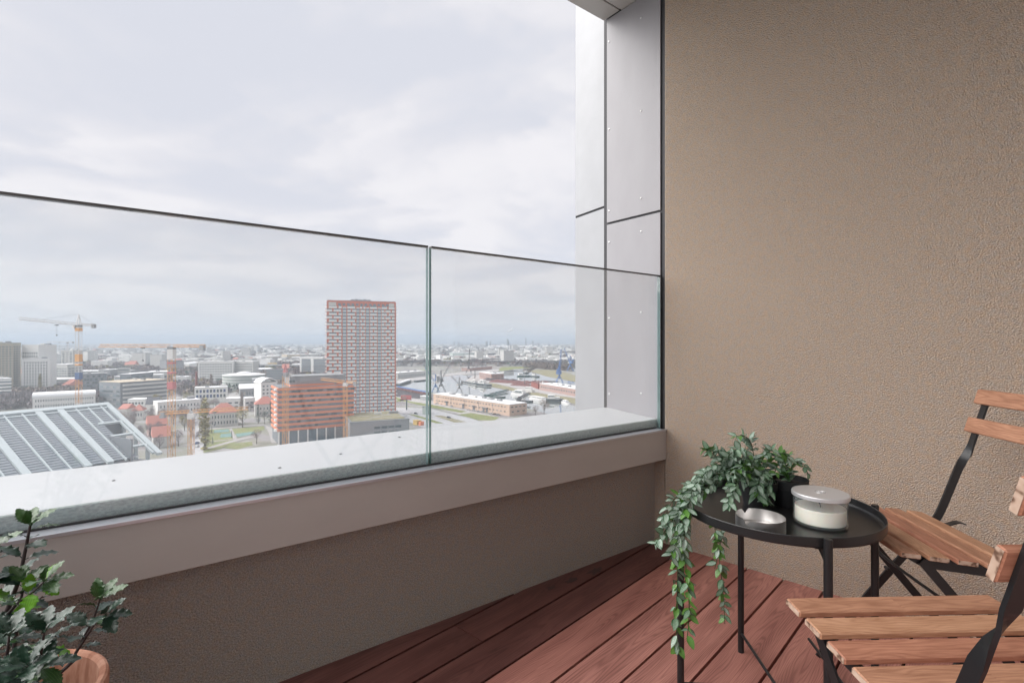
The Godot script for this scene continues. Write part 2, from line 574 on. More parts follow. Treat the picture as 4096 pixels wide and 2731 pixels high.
# ---------------------------------------------------------------- furniture on the balcony
func furniture_materials() -> void:
	var iron := smat("black_steel", lin(0.012, 0.0125, 0.014), 0.36)
	iron.metallic_specular = 0.5
	var tray := smat("black_tray", lin(0.013, 0.0135, 0.0145), 0.27)
	tray.roughness = 0.36
	smat("pot_plastic", lin(0.014, 0.0145, 0.016), 0.5)
	smat("soil", lin(0.03, 0.025, 0.02), 0.95)
	var cols := [[lin(0.25, 0.115, 0.068), lin(0.52, 0.28, 0.175)], [lin(0.30, 0.145, 0.08), lin(0.55, 0.32, 0.20)], [lin(0.235, 0.095, 0.058), lin(0.50, 0.24, 0.155)]]
	for k in 3:
		var t := wood_tex(70 + k * 5, 96, 512, cols[k][0], cols[k][1], [11.0, 14.0, 9.0][k], 0.34, false)
		var m := wood("chair_wood_%d" % k, t, Vector2(15.0, 1.8), 0.5)
		m.metallic_specular = 0.4
	var endw := smat("end_grain", Color.WHITE, 0.8)
	endw.albedo_texture = ramp_tex(77, 0.05, 3, 128, [lin(0.10, 0.05, 0.03), lin(0.40, 0.28, 0.21), lin(0.50, 0.38, 0.30)], [0.18, 0.42, 0.9])
	endw.uv1_scale = Vector3(7, 7, 1)
	smat("brushed_lid", lin(0.62, 0.62, 0.635), 0.4, 0.55)
	smat("lid_emblem", lin(0.72, 0.72, 0.73), 0.25, 0.85)
	smat("steel", lin(0.72, 0.71, 0.70), 0.34, 1.0)
	var wax := smat("wax", lin(0.80, 0.77, 0.68), 0.5)
	wax.subsurf_scatter_enabled = true
	wax.subsurf_scatter_strength = 0.35
	smat("wick", lin(0.01, 0.01, 0.01), 0.9)
	var jar := smat("jar_glass", Color(0.90, 0.96, 0.97, 0.06), 0.02)
	jar.transparency = BaseMaterial3D.TRANSPARENCY_ALPHA
	var jb := smat("jar_base_glass", Color(0.93, 0.98, 0.98, 0.0), 0.02)
	jb.refraction_enabled = true
	jb.refraction_scale = 0.05
	smat("terracotta", Color.WHITE, 0.85)
	M.terracotta.albedo_texture = ramp_tex(81, 0.02, 4, 256, [lin(0.30, 0.125, 0.075), lin(0.42, 0.20, 0.13), lin(0.50, 0.27, 0.19)], [0.15, 0.5, 0.9])
	M.terracotta.uv1_scale = Vector3(1, 3, 1)

func make_table() -> void:
	var t := thing("tray_table", "small round black metal tray table on four thin legs", "table", Vector3(0.656, 0, -1.262))
	var st := tool_()
	var R := 0.2225
	lathe(st, [Vector2(0.0001, 0.4855), Vector2(R - 0.006, 0.4855), Vector2(R - 0.001, 0.4875), Vector2(R, 0.491), Vector2(R, 0.5075), Vector2(R - 0.0008, 0.5088), Vector2(R - 0.0022, 0.5088), Vector2(R - 0.003, 0.5075), Vector2(R - 0.003, 0.493), Vector2(R - 0.0055, 0.4890), Vector2(R - 0.010, 0.4876), Vector2(0.0001, 0.4876)], 96)
	obj("tray", st, M.black_tray, t)
	var br := tool_()
	var brace := tool_()
	for k in 4:
		var a := deg_to_rad(-4.0 + 90.0 * k)
		var d := Vector3(cos(a), 0, -sin(a))
		var p := d * 0.233
		var s := tool_()
		tube(s, [p, p + Vector3.UP * 0.5085, p + Vector3.UP * 0.5108], [0.0085, 0.0085, 0.0072], 16)
		obj("leg", s, M.black_steel, t)
		var g := tool_()
		prism(g, PackedVector2Array([Vector2(0.19, 0.4845), Vector2(0.226, 0.4845), Vector2(0.226, 0.457)]), -0.0025, 0.0025, Transform3D(Basis(d, Vector3.UP, d.cross(Vector3.UP)), Vector3.ZERO))
		obj("bracket", g, M.black_steel, t)
		tube(brace, [Vector3(0, 0.052 + 0.0041 * (k % 2), 0), d * 0.228 + Vector3.UP * (0.052 + 0.0041 * (k % 2))], 0.004, 10)
		box(br, Transform3D(Basis(Vector3.UP, a), d * 0.1 + Vector3.UP * 0.481), Vector3(0.2, 0.008, 0.016))
	obj("cross_brace", brace, M.black_steel, t)
	obj("tray_support", br, M.black_steel, t)

func slat(called: String, parent: Node, at: Transform3D, size: Vector3, k: int) -> void:
	var st := tool_()
	box(st, Transform3D.IDENTITY, size, 0.0024, Vector2(0.033 + 0.011 * k, 0.37 * k))
	var o := obj(called, st, M["chair_wood_%d" % (k % 3)], parent, at)
	for s in [-1.0, 1.0]:
		var e := tool_()
		box(e, Transform3D(Basis.IDENTITY, Vector3(s * (size.x / 2 + 0.0001), 0, 0)), Vector3(0.0006, size.y - 0.0032, size.z - 0.0032), 0.0, Vector2(0.13 * k, 0.21 * k))
		obj("end_grain", e, M.end_grain, o)

# origin under the middle of the seat's front edge, facing -z
func make_chair(label: String, at: Vector3, turn: float, twist: float) -> Node3D:
	var t := thing("folding_chair", label, "chair", at, turn, "folding wooden slat chairs")
	var tilt := 0.09
	for k in 5:
		var z := 0.0205 + k * 0.056
		slat("seat_slat", t, Transform3D(Basis(Vector3.RIGHT, tilt), Vector3(0, 0.4445 - z * tilt, z)), Vector3(0.375, 0.012, 0.0415), k)
	for s in [-1.0, 1.0]:
		# rail under the seat, clipped at its front corner
		var rail := tool_()
		prism(rail, PackedVector2Array([Vector2(0.03, 0.4355), Vector2(0.29, 0.412), Vector2(0.29, 0.386), Vector2(0.06, 0.408), Vector2(0.03, 0.425)]), s * 0.160 - 0.002, s * 0.160 + 0.002, Transform3D(Basis(Vector3(0, 0, 1), Vector3.UP, Vector3(1, 0, 0)), Vector3.ZERO))
		obj("seat_rail", rail, M.black_steel, t)
		var x: float = s * 0.170
		# front leg, rising into the back post: flat sideways below the twist, flat forwards above
		var low := [Vector3(x, 0, -0.015), Vector3(x, 0.20, 0.125), Vector3(x, 0.375, 0.262)]
		var bend := smooth([Vector3(x, 0.375, 0.262), Vector3(x, 0.415, 0.292), Vector3(x, 0.46, 0.312), Vector3(x, 0.55, 0.345)], 4)
		var pts := low.slice(0, 2) + bend + [Vector3(x - s * 0.002, 0.578, 0.356), Vector3(x - s * 0.006, 0.60, 0.366), Vector3(x - s * 0.007, 0.625, 0.375), Vector3(x - s * 0.007, 0.768, 0.4197)]
		var wide := []
		var n := pts.size()
		for k in n:
			var f := clampf(float(k - (n - 5)) / 3.0, 0.0, 1.0) * PI / 2
			wide.append(Vector3(0, 0.35, -0.94) * cos(f) + Vector3(1, 0, 0) * sin(f))
		var post := tool_()
		flatbar(post, pts, wide, 0.020, 0.0055)
		obj("back_post", post, M.black_steel, t)
		var rear := tool_()
		var xr: float = s * 0.1655
		flatbar(rear, [Vector3(xr, 0.425, 0.055), Vector3(xr, 0, 0.40)], [Vector3(0, 0.6, 0.75)], 0.020, 0.004)
		obj("leg", rear, M.black_steel, t)
		var riv := tool_()
		tube(riv, [Vector3(s * 0.158, 0.268, 0.165), Vector3(s * 0.1765, 0.268, 0.165)], 0.005, 10)
		obj("pivot_rivet", riv, M.black_steel, t)
		var latch := tool_()
		flatbar(latch, smooth([Vector3(s * 0.155, 0.398, 0.28), Vector3(s * 0.155, 0.405, 0.315), Vector3(s * 0.155, 0.412, 0.335), Vector3(s * 0.155, 0.408, 0.352)], 3), [Vector3(1, 0, 0)], 0.018, 0.003)
		obj("latch", latch, M.black_steel, t)
	var r1 := tool_()
	tube(r1, smooth([Vector3(-0.165, 0.335, 0.128), Vector3(-0.12, 0.315, 0.135), Vector3(0.12, 0.315, 0.135), Vector3(0.165, 0.335, 0.128)], 5), 0.004, 8)
	obj("stretcher", r1, M.black_steel, t)
	var r2 := tool_()
	tube(r2, [Vector3(-0.17, 0.05, -0.042), Vector3(0.17, 0.05, -0.042)], 0.004, 8)
	tube(r2, [Vector3(-0.165, 0.05, 0.36), Vector3(0.165, 0.05, 0.36)], 0.004, 8)
	obj("foot_stretcher", r2, M.black_steel, t)
	for k in 2:
		var y: float = [0.678, 0.756][k]
		var z: float = 0.375 + (y - 0.625) * 0.3125 - 0.0095
		var bb := Basis(Vector3.RIGHT, atan(0.3125) - PI / 2)
		slat("back_slat", t, Transform3D(bb, Vector3(0, y, z)), Vector3(0.375, 0.012, 0.0415), 2 + k * 3 + int(twist))
	return t

func make_candle() -> void:
	var t := thing("jar_candle", "white wax candle in a clear glass jar under a brushed metal lid", "candle", Vector3(0.716, 0.4878, -1.182))
	var w := tool_()
	lathe(w, [Vector2(0.0001, 0.007), Vector2(0.0515, 0.007), Vector2(0.0522, 0.009), Vector2(0.0522, 0.0385), Vector2(0.0515, 0.0405), Vector2(0.046, 0.0380), Vector2(0.030, 0.0364), Vector2(0.0001, 0.0366)], 64)
	obj("wax", w, M.wax, t)
	var k := tool_()
	tube(k, smooth([Vector3(0, 0.035, 0), Vector3(0.0006, 0.042, 0), Vector3(-0.0015, 0.046, 0.001), Vector3(-0.004, 0.049, 0.001)], 3), 0.0012, 6)
	obj("wick", k, M.wick, t)
	var j := tool_()
	lathe(j, [Vector2(0.052, 0.0062), Vector2(0.0552, 0.0085), Vector2(0.0560, 0.012), Vector2(0.0560, 0.064)], 72)
	lathe(j, [Vector2(0.0530, 0.064), Vector2(0.0530, 0.0410)], 72)
	obj("jar", j, M.jar_glass, t)
	var b := tool_()
	lathe(b, [Vector2(0.0001, 0.0006), Vector2(0.050, 0.0006), Vector2(0.0535, 0.0016), Vector2(0.0553, 0.0042), Vector2(0.0551, 0.0060), Vector2(0.0001, 0.0060)], 72)
	obj("jar_base", b, M.jar_glass, t)
	var l := tool_()
	lathe(l, [Vector2(0.0555, 0.0640), Vector2(0.0588, 0.0638), Vector2(0.0592, 0.0645), Vector2(0.0592, 0.0712), Vector2(0.0583, 0.0727), Vector2(0.0565, 0.0733), Vector2(0.0001, 0.0733)], 72)
	var lid := obj("lid", l, M.brushed_lid, t)
	var e := tool_()
	var ring := []
	for a in 25:
		ring.append(Vector3(cos(TAU * a / 24) * 0.0108, 0.0735, sin(TAU * a / 24) * 0.0108))
	tube(e, ring, 0.00055, 6, false)
	# the stamped monogram: two looped strokes in the ring
	tube(e, smooth([Vector3(-0.006, 0.0735, -0.003), Vector3(-0.002, 0.0735, -0.005), Vector3(0.0, 0.0735, -0.001), Vector3(-0.003, 0.0735, 0.004), Vector3(0.001, 0.0735, 0.005)], 4), 0.0007, 6)
	tube(e, smooth([Vector3(0.0, 0.0735, -0.005), Vector3(0.005, 0.0735, -0.004), Vector3(0.003, 0.0735, 0.0), Vector3(0.006, 0.0735, 0.003), Vector3(0.003, 0.0735, 0.005)], 4), 0.0007, 6)
	obj("emblem", e, M.lid_emblem, lid)

func make_ashtray() -> void:
	var t := thing("ashtray", "round brushed steel ashtray with three notches in its rim", "ashtray", Vector3(0.560, 0.4878, -1.148))
	var st := tool_()
	var r := 0.0515
	var n := 144
	var top := []
	for k in n + 1:
		var a := TAU * k / n
		var h := 0.0300
		for c in [104.0, 212.0, 330.0]:
			var d := absf(wrapf(rad_to_deg(a) - c, -180.0, 180.0)) * PI / 180.0 * r
			h = minf(h, 0.0195 + maxf(0.0, d - 0.001) * 1.35)
		top.append(h)
	for k in n:
		var a0 := TAU * k / n
		var a1 := TAU * (k + 1) / n
		var c0 := Vector3(cos(a0), 0, -sin(a0))
		var c1 := Vector3(cos(a1), 0, -sin(a1))
		var q := r - 0.0009
		var u0: Vector3 = Vector3.UP * top[k]
		var u1: Vector3 = Vector3.UP * top[k + 1]
		var uv := [Vector2(a0, 0), Vector2(a1, 0), Vector2(a1, 1), Vector2(a0, 1)]
		squad(st, [c0 * r, c1 * r, c1 * r + u1, c0 * r + u0], [c0, c1, c1, c0], uv)
		squad(st, [c0 * q, c1 * q, c1 * q + u1, c0 * q + u0], [-c0, -c1, -c1, -c0], uv)
		quad(st, c0 * r + u0, c1 * r + u1, c1 * q + u1, c0 * q + u0, Vector3.UP)
	obj("rim", st, M.steel, t)
	var b := tool_()
	lathe(b, [Vector2(r - 0.0009, 0.004), Vector2(r - 0.006, 0.0022), Vector2(0.0001, 0.0018)].map(func(v): return v), 64)
	obj("bowl", b, M.steel, t)

func lathe_pot(t: Node3D, r: float, h: float) -> void:
	var p := tool_()
	lathe(p, [Vector2(0.0001, 0.0), Vector2(r * 0.74, 0.0), Vector2(r * 0.76, 0.002), Vector2(r * 0.93, h * 0.68), Vector2(r * 0.965, h * 0.69), Vector2(r, h - 0.0015), Vector2(r, h), Vector2(r - 0.002, h), Vector2(r * 0.93, h * 0.7), Vector2(r * 0.9, h * 0.6)], 56)
	obj("pot", p, M.pot_plastic, t)
	var s := tool_()
	lathe(s, [Vector2(r * 0.93, h * 0.80), Vector2(r * 0.5, h * 0.84), Vector2(0.0001, h * 0.86)], 28)
	obj("soil", s, M.soil, t)

func vein_tex(base: Color, pale: Color, share: float) -> ImageTexture:
	# pointed leaf with long pale stripes that follow its outline; v runs base to tip
	var im := Image.create(64, 96, false, Image.FORMAT_RGB8)
	var n := noise(91, 0.06, 3)
	for y in 96:
		for x in 64:
			var u := (x + 0.5) / 32.0 - 1.0
			var s := absf(u)
			var stripe := 0.0
			for c in [0.0, 0.32, 0.62]:
				stripe = maxf(stripe, 1.0 - absf(s - c) / (0.035 + 0.105 * share * (1.0 - c * 0.5)))
			stripe = clampf(stripe * 1.6, 0.0, 1.0) * (0.75 + 0.25 * n.get_noise_2d(x * 1.0, y * 0.4))
			im.set_pixel(x, y, base.lerp(pale, clampf(stripe, 0.0, 1.0)))
	return ImageTexture.create_from_image(im)

# a folded pointed leaf along +z, up is +y
func leaf_mesh(len: float, wid: float, fold: float, curl: float) -> ArrayMesh:
	var st := tool_()
	var rows := 6
	var grid := []
	for k in rows + 1:
		var v := float(k) / rows
		var w := wid * 0.5 * pow(sin(PI * pow(v, 0.8)), 0.85) if k < rows else 0.0
		var line := []
		for c in [-1.0, -0.5, 0.0, 0.5, 1.0]:
			line.append(Vector3(c * w, fold * absf(c) * w - curl * v * v * len, v * len))
		grid.append(line)
	for k in rows:
		for c in 4:
			var p := [grid[k][c], grid[k][c + 1], grid[k + 1][c + 1], grid[k + 1][c]]
			var nn := []
			for e in [[k, c], [k, c + 1], [k + 1, c + 1], [k + 1, c]]:
				var a: Vector3 = grid[mini(e[0] + 1, rows)][2] - grid[maxi(e[0] - 1, 0)][2]
				var tiltx := (float(e[1]) - 2.0) / 2.0 * fold * 0.8
				nn.append((a.normalized().cross(Vector3.RIGHT) + Vector3(-tiltx, 0, 0)).normalized())
			squad(st, p, nn, [Vector2(c / 4.0, float(k) / rows), Vector2((c + 1) / 4.0, float(k) / rows), Vector2((c + 1) / 4.0, float(k + 1) / rows), Vector2(c / 4.0, float(k + 1) / rows)])
	return st.commit()

func vine_materials() -> void:
	var defs := [["vine_pale", lin(0.04, 0.11, 0.05), lin(0.80, 0.85, 0.82), 1.0], ["vine_mid", lin(0.035, 0.10, 0.04), lin(0.48, 0.58, 0.48), 0.75], ["vine_green", lin(0.07, 0.19, 0.025), lin(0.24, 0.40, 0.15), 0.3]]
	for d in defs:
		var m := smat(d[0], Color.WHITE, 0.36)
		m.albedo_texture = vein_tex(d[1], d[2], d[3])
		m.backlight_enabled = true
		m.backlight = Color(0.25, 0.28, 0.2)
	smat("vine_stem", lin(0.035, 0.07, 0.025), 0.6)

# the first 300 leaves are parts, the rest of a plant's leaves are joined by material
var leaf_count := 0
var leaf_rest := {}
func leaf_at(t: Node3D, mesh: Mesh, key: String, xf: Transform3D) -> void:
	leaf_count += 1
	if leaf_count <= 300:
		put("leaf", mesh, M[key], t, xf)
		return
	if not leaf_rest.has(key):
		leaf_rest[key] = tool_()
	leaf_rest[key].append_from(mesh, 0, xf)

func close_leaves(t: Node3D) -> void:
	for key in leaf_rest:
		obj("foliage", leaf_rest[key], M[key], t).set_meta("kind", "stuff")
	leaf_rest = {}
	leaf_count = 0

func grow_vine(t: Node3D, path: Array, pale: float, vivid: float, step: float, size: float, leaves: Array) -> void:
	var o := t.position
	var pts := smooth(path, 6)
	var st := tool_()
	var local := []
	for p in pts:
		local.append(p - o)
	tube(st, local, 0.0011, 5, false)
	obj("stem", st, M.vine_stem, t)
	var run := 0.0
	var next := step * rng.randf()
	var flip := 1.0
	for k in local.size() - 1:
		var seg: Vector3 = local[k + 1] - local[k]
		run += seg.length()
		while run > next:
			next += step * rng.randf_range(0.75, 1.3)
			flip = -flip
			var d := seg.normalized()
			var away := Vector3(rng.randf_range(-1, 1), rng.randf_range(-0.3, 0.9), rng.randf_range(-0.4, 1)).normalized()
			away = (away - d * away.dot(d)).normalized()
			var z := (away * 0.9 + d * rng.randf_range(0.3, 0.9) + Vector3.DOWN * rng.randf_range(-0.1, 0.45)).normalized()
			var y := (Vector3(rng.randf_range(-0.5, 0.2), 1.0, rng.randf_range(0.0, 0.8)) - z * z.y).normalized()
			y = (y - z * y.dot(z)).normalized()
			var x := y.cross(z)
			var key := "vine_pale" if rng.randf() < pale else ("vine_green" if rng.randf() < vivid else "vine_mid")
			var s := size * rng.randf_range(0.75, 1.2)
			leaf_at(t, leaves[rng.randi() % leaves.size()], key, Transform3D(Basis(x * s, y * s, z * s), local[k] + seg * rng.randf()))
			if rng.randf() < 0.75:
				var z2 := (z - 2.0 * away * z.dot(away) + Vector3(0, rng.randf_range(-0.3, 0.3), rng.randf_range(-0.2, 0.4))).normalized()
				var y2 := (y - z2 * y.dot(z2)).normalized()
				leaf_at(t, leaves[rng.randi() % leaves.size()], key, Transform3D(Basis(y2.cross(z2) * s, y2 * s, z2 * s), local[k] + seg * rng.randf()))

func make_vines() -> void:
	vine_materials()
	var leaves := [leaf_mesh(0.0255, 0.0135, 0.35, 0.12), leaf_mesh(0.022, 0.0125, 0.5, 0.3), leaf_mesh(0.028, 0.0135, 0.25, -0.1)]
	rng.seed = 5
	var t := thing("trailing_plant", "striped trailing plant in a black pot spilling over the tray edge", "potted plant", Vector3(0.633, 0.4878, -1.308), 0, "potted plants on the tray table")
	lathe_pot(t, 0.0455, 0.066)
	var root := Vector3(0.628, 0.545, -1.306)
	var heap := [
		[root, Vector3(0.60, 0.615, -1.29), Vector3(0.56, 0.64, -1.27), Vector3(0.53, 0.62, -1.26)],
		[root, Vector3(0.62, 0.63, -1.31), Vector3(0.60, 0.665, -1.30), Vector3(0.565, 0.672, -1.28)],
		[root, Vector3(0.64, 0.61, -1.30), Vector3(0.65, 0.635, -1.28), Vector3(0.64, 0.64, -1.25)],
		[root, Vector3(0.60, 0.60, -1.27), Vector3(0.56, 0.61, -1.23), Vector3(0.525, 0.585, -1.21)],
		[root, Vector3(0.58, 0.60, -1.30), Vector3(0.52, 0.62, -1.29), Vector3(0.48, 0.645, -1.26)],
		[root, Vector3(0.62, 0.585, -1.26), Vector3(0.60, 0.575, -1.235), Vector3(0.59, 0.535, -1.23)],
		[root, Vector3(0.64, 0.575, -1.265), Vector3(0.628, 0.56, -1.245), Vector3(0.618, 0.515, -1.240)],
		[root, Vector3(0.58, 0.585, -1.25), Vector3(0.53, 0.575, -1.20), Vector3(0.50, 0.525, -1.19)],
		[root, Vector3(0.60, 0.59, -1.32), Vector3(0.55, 0.60, -1.31), Vector3(0.50, 0.575, -1.28)],
		[root, Vector3(0.665, 0.60, -1.31), Vector3(0.69, 0.625, -1.30), Vector3(0.70, 0.61, -1.28)],
	]
	var falls := [
		[root, Vector3(0.56, 0.60, -1.27), Vector3(0.47, 0.565, -1.245), Vector3(0.425, 0.53, -1.235), Vector3(0.39, 0.49, -1.22), Vector3(0.355, 0.455, -1.20), Vector3(0.335, 0.435, -1.19)],
		[root, Vector3(0.55, 0.595, -1.25), Vector3(0.465, 0.555, -1.225), Vector3(0.42, 0.525, -1.21), Vector3(0.395, 0.46, -1.20), Vector3(0.37, 0.40, -1.19)],
		[root, Vector3(0.54, 0.59, -1.28), Vector3(0.46, 0.56, -1.27), Vector3(0.422, 0.525, -1.26), Vector3(0.405, 0.44, -1.25), Vector3(0.405, 0.33, -1.245), Vector3(0.40, 0.22, -1.24), Vector3(0.405, 0.155, -1.24)],
		[root, Vector3(0.55, 0.58, -1.26), Vector3(0.46, 0.545, -1.24), Vector3(0.43, 0.52, -1.23), Vector3(0.412, 0.44, -1.225), Vector3(0.418, 0.36, -1.22), Vector3(0.425, 0.27, -1.22), Vector3(0.42, 0.20, -1.22)],
		[root, Vector3(0.60, 0.57, -1.38), Vector3(0.575, 0.53, -1.47), Vector3(0.57, 0.50, -1.492), Vector3(0.585, 0.42, -1.49), Vector3(0.60, 0.30, -1.48), Vector3(0.61, 0.18, -1.47), Vector3(0.615, 0.095, -1.47)],
		[root, Vector3(0.63, 0.57, -1.39), Vector3(0.62, 0.53, -1.48), Vector3(0.63, 0.50, -1.492), Vector3(0.632, 0.40, -1.49), Vector3(0.605, 0.31, -1.485), Vector3(0.59, 0.25, -1.48)],
	]
	falls.append([root, Vector3(0.55, 0.60, -1.28), Vector3(0.47, 0.585, -1.26), Vector3(0.42, 0.545, -1.245), Vector3(0.385, 0.52, -1.23), Vector3(0.36, 0.47, -1.22)])
	falls.append([root, Vector3(0.56, 0.62, -1.27), Vector3(0.50, 0.61, -1.25), Vector3(0.455, 0.575, -1.235), Vector3(0.43, 0.55, -1.22), Vector3(0.41, 0.49, -1.20), Vector3(0.405, 0.42, -1.20)])
	var pale := [0.85, 0.75, 0.15, 0.15, 0.25, 0.3, 0.9, 0.85]
	var stp := [0.0095, 0.010, 0.012, 0.0135, 0.013, 0.014, 0.0095, 0.0095]
	for k in falls.size():
		grow_vine(t, falls[k], pale[k], 0.5, stp[k], 1.05, leaves)
	for p in heap:
		grow_vine(t, p, 0.5, 0.45, 0.0068, 1.0, leaves)
	close_leaves(t)
	var t2 := thing("trailing_plant", "bushy green plant in the rear black pot behind the candle", "potted plant", Vector3(0.7155, 0.4878, -1.318), 0, "potted plants on the tray table")
	lathe_pot(t2, 0.0475, 0.069)
	var r2 := Vector3(0.7155, 0.548, -1.318)
	var bush := [
		[r2, Vector3(0.70, 0.58, -1.31), Vector3(0.68, 0.595, -1.30), Vector3(0.665, 0.575, -1.29)],
		[r2, Vector3(0.715, 0.585, -1.325), Vector3(0.70, 0.61, -1.32), Vector3(0.685, 0.60, -1.30)],
		[r2, Vector3(0.725, 0.58, -1.32), Vector3(0.735, 0.60, -1.315), Vector3(0.752, 0.592, -1.31), Vector3(0.757, 0.568, -1.30)],
		[r2, Vector3(0.715, 0.585, -1.325), Vector3(0.728, 0.60, -1.32), Vector3(0.742, 0.595, -1.32)],
		[r2, Vector3(0.71, 0.58, -1.34), Vector3(0.70, 0.60, -1.35), Vector3(0.68, 0.60, -1.35)],
		[r2, Vector3(0.72, 0.585, -1.34), Vector3(0.73, 0.605, -1.34), Vector3(0.72, 0.615, -1.33)],
	]
	for p in bush:
		grow_vine(t2, p, 0.25, 0.55, 0.012, 0.8, leaves)
	close_leaves(t2)

# spiny holly leaf along +z, its margin waved
func holly_mesh(seed_: int, len: float) -> ArrayMesh:
	var r := RandomNumberGenerator.new()
	r.seed = seed_
	var st := tool_()
	var rows := 14
	var ups := []
	for k in rows + 1:
		var v := float(k) / rows
		var w := len * 0.25 * pow(sin(PI * pow(clampf(v, 0.0, 1.0), 0.9)), 0.7) if k < rows else 0.0
		var spike := (0.24 if k % 2 == 1 else -0.03)
		var wl := w * (1.0 + spike * r.randf_range(0.7, 1.5))
		var wr := w * (1.0 + spike * r.randf_range(0.7, 1.5))
		var z := v * len + (0.10 * w if k % 2 == 1 else 0.0)
		var wave := (0.32 if k % 4 == 1 else -0.12 if k % 4 == 3 else 0.06)
		var base := -0.16 * len * v * v
		ups.append([Vector3(-wl, base + wave * w + 0.20 * w, z), Vector3(-w * 0.5, base + 0.16 * w, v * len), Vector3(0, base, v * len), Vector3(w * 0.5, base + 0.16 * w, v * len), Vector3(wr, base - wave * w * 0.7 + 0.24 * w, z)])
	var nrm := []
	for k in rows + 1:
		var line := []
		for c in 5:
			var a: Vector3 = ups[mini(k + 1, rows)][c] - ups[maxi(k - 1, 0)][c]
			var b: Vector3 = ups[k][mini(c + 1, 4)] - ups[k][maxi(c - 1, 0)]
			var n := a.cross(b)
			line.append(n.normalized() if n.length() > 1e-9 else Vector3.UP)
		nrm.append(line)
	for k in rows:
		for c in 4:
			squad(st, [ups[k][c], ups[k][c + 1], ups[k + 1][c + 1], ups[k + 1][c]], [nrm[k][c], nrm[k][c + 1], nrm[k + 1][c + 1], nrm[k + 1][c]],
				[Vector2(c / 4.0, k / 14.0), Vector2((c + 1) / 4.0, k / 14.0), Vector2((c + 1) / 4.0, (k + 1) / 14.0), Vector2(c / 4.0, (k + 1) / 14.0)])
	# leaf stalk
	tube(st, [Vector3(0, -0.001, -len * 0.12), Vector3(0, 0, 0)], 0.0008, 5, false)
	return st.commit()

